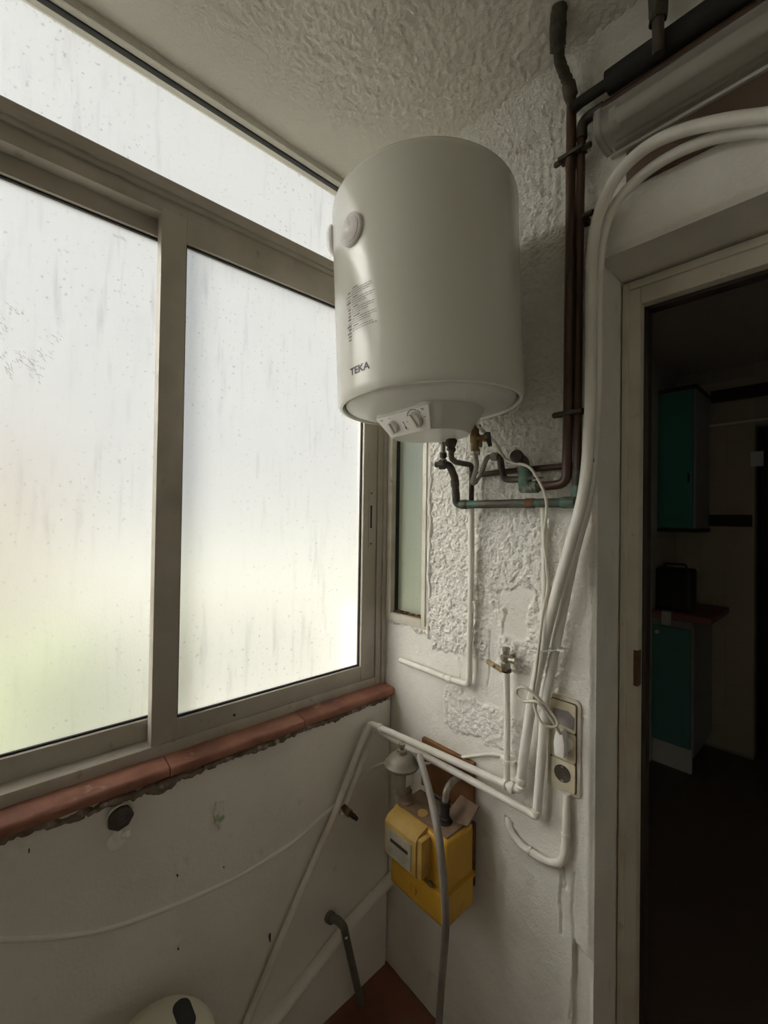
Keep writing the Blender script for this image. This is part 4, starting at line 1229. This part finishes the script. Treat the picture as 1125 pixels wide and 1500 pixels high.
tube('conduit', [(0.643, -0.013, 0.915), (0.643, -0.015, 0.828), (0.641, -0.016, 0.775), (0.632, -0.016, 0.745), (0.612, -0.016, 0.729), (0.585, -0.016, 0.722), (0.538, -0.015, 0.720), (0.502, -0.013, 0.730), (0.483, -0.008, 0.746), (0.474, 0.002, 0.760)], 0.0095, white_pipe, t, curve=6)
ring_at('conduit_ring', (0.643, -0.0155, 0.815), (0, 0, 1), 0.0112, 0.008, white_pipe, t)
ring_at('conduit_ring', (0.548, -0.015, 0.7205), (1, 0, 0), 0.0110, 0.008, white_pipe, t)

# ------------------------------------------------------------------ gas meter, regulator, hoses
tag(obj('wall_board', box((0.165, -0.016, 0.715), (0.368, -0.002, 0.868), 0.002), orange_board), 'orange brown board on the wall behind the gas meter', 'board')

def build_meter():
    t = thing('gas_meter', 'yellow gas meter with a small display box hung in the corner', 'gas meter', (0.29, -0.11, 0.49))
    x0, x1, yf, yb = 0.178, 0.396, -0.166, -0.040
    # lower and upper pressed shells with a joint flange between
    obj('lower_shell', box((x0 + 0.002, yf, 0.494), (x1 - 0.002, yb, 0.580), 0.012, 3), yellow, t, smooth=40)
    obj('upper_shell', box((x0 + 0.004, yf + 0.003, 0.584), (x1 - 0.004, yb, 0.722), 0.014, 3), yellow, t, smooth=40)
    obj('joint_flange', box((x0 - 0.002, yf - 0.004, 0.577), (x1 + 0.002, yb + 0.004, 0.5855), 0.002), yellow, t, smooth=40)
    obj('back_plate', box((x0 + 0.02, yb - 0.002, 0.52), (x1 - 0.02, -0.008, 0.70), 0.002), rust, t)
    # index box on the front
    ix0, ix1, iz0, iz1, iy = 0.196, 0.320, 0.606, 0.716, -0.205
    bm = bmesh.new()
    prof = [(yf + 0.01, iz0), (iy + 0.006, iz0), (iy, iz0 + 0.006), (iy, iz1 - 0.012), (iy + 0.010, iz1), (yf + 0.01, iz1 + 0.012)]
    lo = [bm.verts.new((ix0, y, z)) for y, z in prof]
    hi = [bm.verts.new((ix1, y, z)) for y, z in prof]
    bm.faces.new(lo)
    bm.faces.new(hi[::-1])
    for k in range(len(prof)):
        k2 = (k + 1) % len(prof)
        bm.faces.new((lo[k], lo[k2], hi[k2], hi[k]))
    bmesh.ops.bevel(bm, geom=list(bm.edges), offset=0.003, segments=2, affect='EDGES', profile=0.6)
    ib = obj('display_box', bm, yellow_pale, t, smooth=40)
    obj('display_window', prism(rrect(0.098, 0.074, 0.004), wall_frame(0.2555, 0.655, iy + 0.002), 0.005, 0.001), display_mat, ib, smooth=40)
    obj('counter_slot', prism(rrect(0.070, 0.010, 0.001), wall_frame(0.2585, 0.664, iy - 0.0028), 0.0008), dark_gap, ib)
    obj('box_side', box((0.3205, iy + 0.004, iz0 + 0.004), (0.338, yf + 0.004, iz1 - 0.002), 0.006), yellow_pale, ib, smooth=40)
    obj('seal', lathe([(0, 0), (0.009, 0), (0.008, 0.004), (0, 0.005)], 14, axis_matrix((0.345, yf - 0.002, 0.592), (0, -1, 0))), dust_brown, ib, smooth=40)
    obj('embossed_badge', lathe([(0.014, 0), (0.013, 0.003), (0.010, 0.003), (0.009, 0.001), (0, 0.001)], 20, axis_matrix((0.275, yf + 0.0005, 0.532), (0, -1, 0))), yellow, t, smooth=40)
    # dusty top with round cap and two connections
    obj('dusty_top', box((x0 + 0.014, yf + 0.018, 0.718), (x1 - 0.014, yb - 0.008, 0.7275), 0.003), dust_brown, t, smooth=40)
    obj('top_cap', lathe([(0, 0), (0.016, 0), (0.015, 0.004), (0, 0.005)], 20, axis_matrix((0.275, -0.128, 0.727), (0, 0, 1))), yellow_pale, t, smooth=40)
    obj('inlet_socket', lathe([(0, 0), (0.024, 0), (0.024, 0.012), (0.019, 0.015), (0.019, 0.040), (0, 0.040)], 22, axis_matrix((0.205, -0.128, 0.722), (0, 0, 1))), dust_brown, t, smooth=40)
    out_ = obj('outlet_socket', lathe([(0, 0), (0.021, 0), (0.021, 0.008), (0.015, 0.010), (0.016, 0.018), (0.013, 0.020), (0.013, 0.050), (0.0155, 0.052), (0.0155, 0.062), (0, 0.062)], 22, axis_matrix((0.338, -0.105, 0.722), (0, 0, 1))), black_plastic, t, smooth=40)
    tube('outlet_bend', [(0.338, -0.105, 0.770), (0.338, -0.102, 0.812), (0.334, -0.070, 0.822), (0.330, -0.020, 0.824)], 0.0095, nickel, t, 0.022)
    obj('outlet_nut', nut((0.331, -0.034, 0.8235), (0, 1, 0), 0.014, 0.018), nickel, t)
    obj('tilted_plate', prism([(-0.05, -0.035), (0.045, -0.03), (0.05, 0.03), (-0.03, 0.045)], Matrix(((0.9, 0, -0.2, 0.362), (0.0, 0.75, -0.6, -0.060), (0.2, 0.6, 0.75, 0.745), (0, 0, 0, 1))), 0.004), dust_brown, t)


build_meter()

t = thing('gas_regulator', 'round grey gas regulator on the left inlet of the yellow meter', 'regulator', (0.200, -0.130, 0.745))
obj('dome', lathe([(0, 0.080), (0.028, 0.080), (0.042, 0.086), (0.050, 0.089), (0.053, 0.093), (0.053, 0.098), (0.048, 0.101), (0.045, 0.108), (0.036, 0.120), (0.022, 0.127), (0.016, 0.128), (0.015, 0.136), (0, 0.136)], 32, axis_matrix((0.196, -0.138, 0.745), (0, 0, 1))), reg_mat, t, smooth=40)
obj('stem', lathe([(0, 0), (0.021, 0), (0.021, 0.010), (0.024, 0.016), (0.024, 0.060), (0.022, 0.066), (0.022, 0.085), (0, 0.085)], 24, axis_matrix((0.198, -0.134, 0.752), (0, 0, 1))), reg_mat, t, smooth=40)
obj('cap', lathe([(0, 0), (0.012, 0), (0.012, 0.006), (0.008, 0.008), (0.008, 0.016), (0.011, 0.018), (0.011, 0.024), (0, 0.024)], 18, axis_matrix((0.196, -0.138, 0.878), (0, 0, 1))), nickel, t, smooth=40)
obj('paper_tag', box((0.226, -0.150, 0.788), (0.2275, -0.118, 0.822)), plastic_grey, t)
tube('inlet', [(0.196, -0.12, 0.79), (0.150, -0.090, 0.79)], 0.010, nickel, t)

tag(tube('gas_hose', [(0.226, -0.100, 0.842), (0.245, -0.112, 0.872), (0.272, -0.135, 0.878), (0.325, -0.172, 0.868), (0.385, -0.215, 0.850), (0.430, -0.240, 0.800), (0.450, -0.246, 0.712), (0.440, -0.222, 0.590), (0.405, -0.185, 0.450), (0.370, -0.150, 0.320), (0.330, -0.110, 0.150), (0.318, -0.098, 0.0)], 0.0098, hose_grey, curve=7, seg=14),
    'long grey rubber hose hanging in front of the yellow gas meter', 'hose')

# ------------------------------------------------------------------ lower window wall
tag(tube('painted_pipe', [(0.014, 0.02, 0.316), (0.015, -0.10, 0.288), (0.015, -0.216, 0.257), (0.015, -0.463, 0.157), (0.015, -0.82, 0.012)], 0.019, plaster_low, bend=0), 'fat white painted pipe sloping down the window wall to the floor', 'pipe')
t = thing('bent_grey_tube', 'dark grey bent tube hooking out of the window wall into the floor', 'tube', (0.045, -0.2, 0.0))
tube('tube', [(-0.004, -0.258, 0.322), (0.045, -0.252, 0.338), (0.056, -0.240, 0.318), (0.050, -0.202, 0.180), (0.040, -0.150, 0.0)], 0.0115, green_metal, t, 0.022)
ring_at('wall_collar', (0.006, -0.257, 0.324), (1, 0.1, 0.25), 0.017, 0.022, green_metal, t)
obj('screw', lathe([(0, 0), (0.005, 0), (0.004, 0.002), (0, 0.003)], 12, axis_matrix((0.064, -0.236, 0.290), (0.9, -0.3, 0.2))), plastic_white, t)
tag(tube('painted_cable', [(0.003, -2.40, 1.05 - 0.15), (0.003, -1.5, 0.90), (0.000, -1.098, 0.783), (0.000, -1.041, 0.752), (0.000, -0.955, 0.702), (0.000, -0.831, 0.652), (0.000, -0.648, 0.620), (0.000, -0.519, 0.613), (0.004, -0.391, 0.625), (0.006, -0.296, 0.655), (0.010, -0.249, 0.671)], 0.0062, plaster_low, curve=8, seg=10),
    'sagging cable painted over on the wall below the window', 'cable')
t = thing('clothesline_pulley', 'round black clothesline fitting under the terracotta sill', 'pulley', (0.02, -0.845, 0.875))
m_ = axis_matrix((0.004, -0.845, 0.909), (1, 0.12, -0.18))
obj('mount_plate', lathe([(0, 0), (0.024, 0), (0.024, 0.004), (0, 0.004)], 20, m_), plastic_grey, t, smooth=40)
obj('black_cap', lathe([(0, 0.003), (0.0225, 0.003), (0.025, 0.008), (0.0265, 0.018), (0.024, 0.024), (0.017, 0.026), (0.014, 0.024), (0.009, 0.0245), (0.006, 0.027), (0, 0.027)], 7, m_), black_rubber, t, smooth=25)
obj('rim', lathe([(0.026, 0.004), (0.0275, 0.006), (0.0275, 0.009), (0.026, 0.010)], 24, m_), plastic_grey, t, smooth=40)
t = thing('suction_hook', 'milky plastic hook below the round black fitting', 'hook', (0.012, -0.848, 0.835))
obj('hook_body', sweep(spline([(0.014, -0.846, 0.884), (0.014, -0.847, 0.870), (0.012, -0.848, 0.858), (0.008, -0.848, 0.850)], 4), 0.0085, 12), hook_clear, t, smooth=50)
obj('cup', lathe([(0, 0), (0.0195, 0.001), (0.020, 0.004), (0.015, 0.010), (0.008, 0.015), (0, 0.016)], 20, axis_matrix((0.005, -0.849, 0.850), (1, 0, 0.1))), hook_clear, t, smooth=50)
obj('peg', lathe([(0, 0), (0.007, 0), (0.0085, 0.010), (0.007, 0.016), (0, 0.018)], 12, axis_matrix((0.012, -0.838, 0.862), (0.6, 0.5, 0.3))), hook_clear, t, smooth=50)

# cream plastic tub standing on the floor by the window wall, only its top shows
def build_tub():
    t = thing('plastic_tub', 'cream plastic tub with a dark handle slot at the bottom edge', 'tub', (0.15, -0.79, 0.0))
    bm = bmesh.new()
    prof = [(0.085, 0.034), (0.095, 0.02), (0.105, 0.25), (0.112, 0.44), (0.113, 0.475), (0.108, 0.500), (0.095, 0.516), (0.06, 0.528), (0.0, 0.532)]
    lathe(prof, 56, Matrix.Translation((0.15, -0.79, -0.032)) , bm)
    obj('tub_body', bm, tub_mat, t, smooth=50)
    d = Vector((0.03, 0.08, 1.0)).normalized()
    m2 = Matrix.Translation((0.137, -0.738, 0.4940)) @ d.to_track_quat('Z', 'Y').to_matrix().to_4x4() @ Matrix.Rotation(math.radians(20), 4, 'Z')
    obj('handle_slot', prism(rrect(0.070, 0.036, 0.0165, 6), m2, 0.004, 0.001), black_plastic, t, smooth=40)


build_tub()

# ------------------------------------------------------------------ fluorescent lamp and brown shadow strip over the door
def build_lamp():
    L0, L1 = 0.728, 1.76
    t = thing('fluorescent_lamp', 'long unlit fluorescent lamp with a dusty clear cover above the door', 'lamp', ((L0 + L1) / 2, -0.04, 2.435))
    obj('base_tray', box((L0 + 0.012, -0.020, 2.448), (L1, -0.001, 2.532), 0.003), lamp_tray, t, smooth=40)
    prof = [(-0.012, 2.440), (-0.050, 2.438), (-0.074, 2.441), (-0.083, 2.446), (-0.087, 2.454), (-0.088, 2.486), (-0.085, 2.497), (-0.077, 2.505), (-0.050, 2.524), (-0.012, 2.538)]
    inner = [(y * 0.94 - 0.0005, 2.490 + (z - 2.490) * 0.94) for y, z in prof]
    bm = bmesh.new()
    loop = prof + inner[::-1]
    lo = [bm.verts.new((L0, y, z)) for y, z in loop]
    hi = [bm.verts.new((L1, y, z)) for y, z in loop]
    n = len(loop)
    for k in range(n):
        k2 = (k + 1) % n
        bm.faces.new((lo[k], lo[k2], hi[k2], hi[k]))
    bm.faces.new(lo[::-1])
    bm.faces.new(hi)
    obj('cover', bm, acrylic, t, smooth=50)
    for x0, x1 in ((L0 - 0.004, L0 + 0.010), (L1 - 0.010, L1 + 0.004)):
        bm = bmesh.new()
        big = [(y * 1.04, 2.489 + (z - 2.489) * 1.05) for y, z in prof]
        a = [bm.verts.new((x0, y, z)) for y, z in big]
        b = [bm.verts.new((x1, y, z)) for y, z in big]
        bm.faces.new(a)
        bm.faces.new(b[::-1])
        for k in range(len(big)):
            k2 = (k + 1) % len(big)
            bm.faces.new((a[k], a[k2], b[k2], b[k]))
        obj('end_cap', bm, acrylic, t, smooth=50)
    obj('reflector', box((L0 + 0.020, -0.028, 2.455), (L1 - 0.015, -0.021, 2.522), 0.002), lamp_tray, t)
    tube('lamp_tube', [(L0 + 0.035, -0.055, 2.485), (L1 - 0.03, -0.055, 2.485)], 0.013, lamp_tube, t)
    obj('tube_holder', box((L0 + 0.020, -0.068, 2.470), (L0 + 0.034, -0.028, 2.500), 0.002), plastic_white, t)
    obj('seam', box((L0 + 0.004, -0.014, 2.433), (L1, -0.001, 2.441), 0.001), lamp_tray, t)


build_lamp()
tag(obj('shadow_strip', box((0.765, -0.010, 2.345), (1.78, 0.002, 2.430), 0.002), brown_shadow), 'dark brown strip, mostly painted shadow, between the lamp and the white hoses', 'shadow strip')  # brown strip, mostly the shadow below the lamp put into its colour
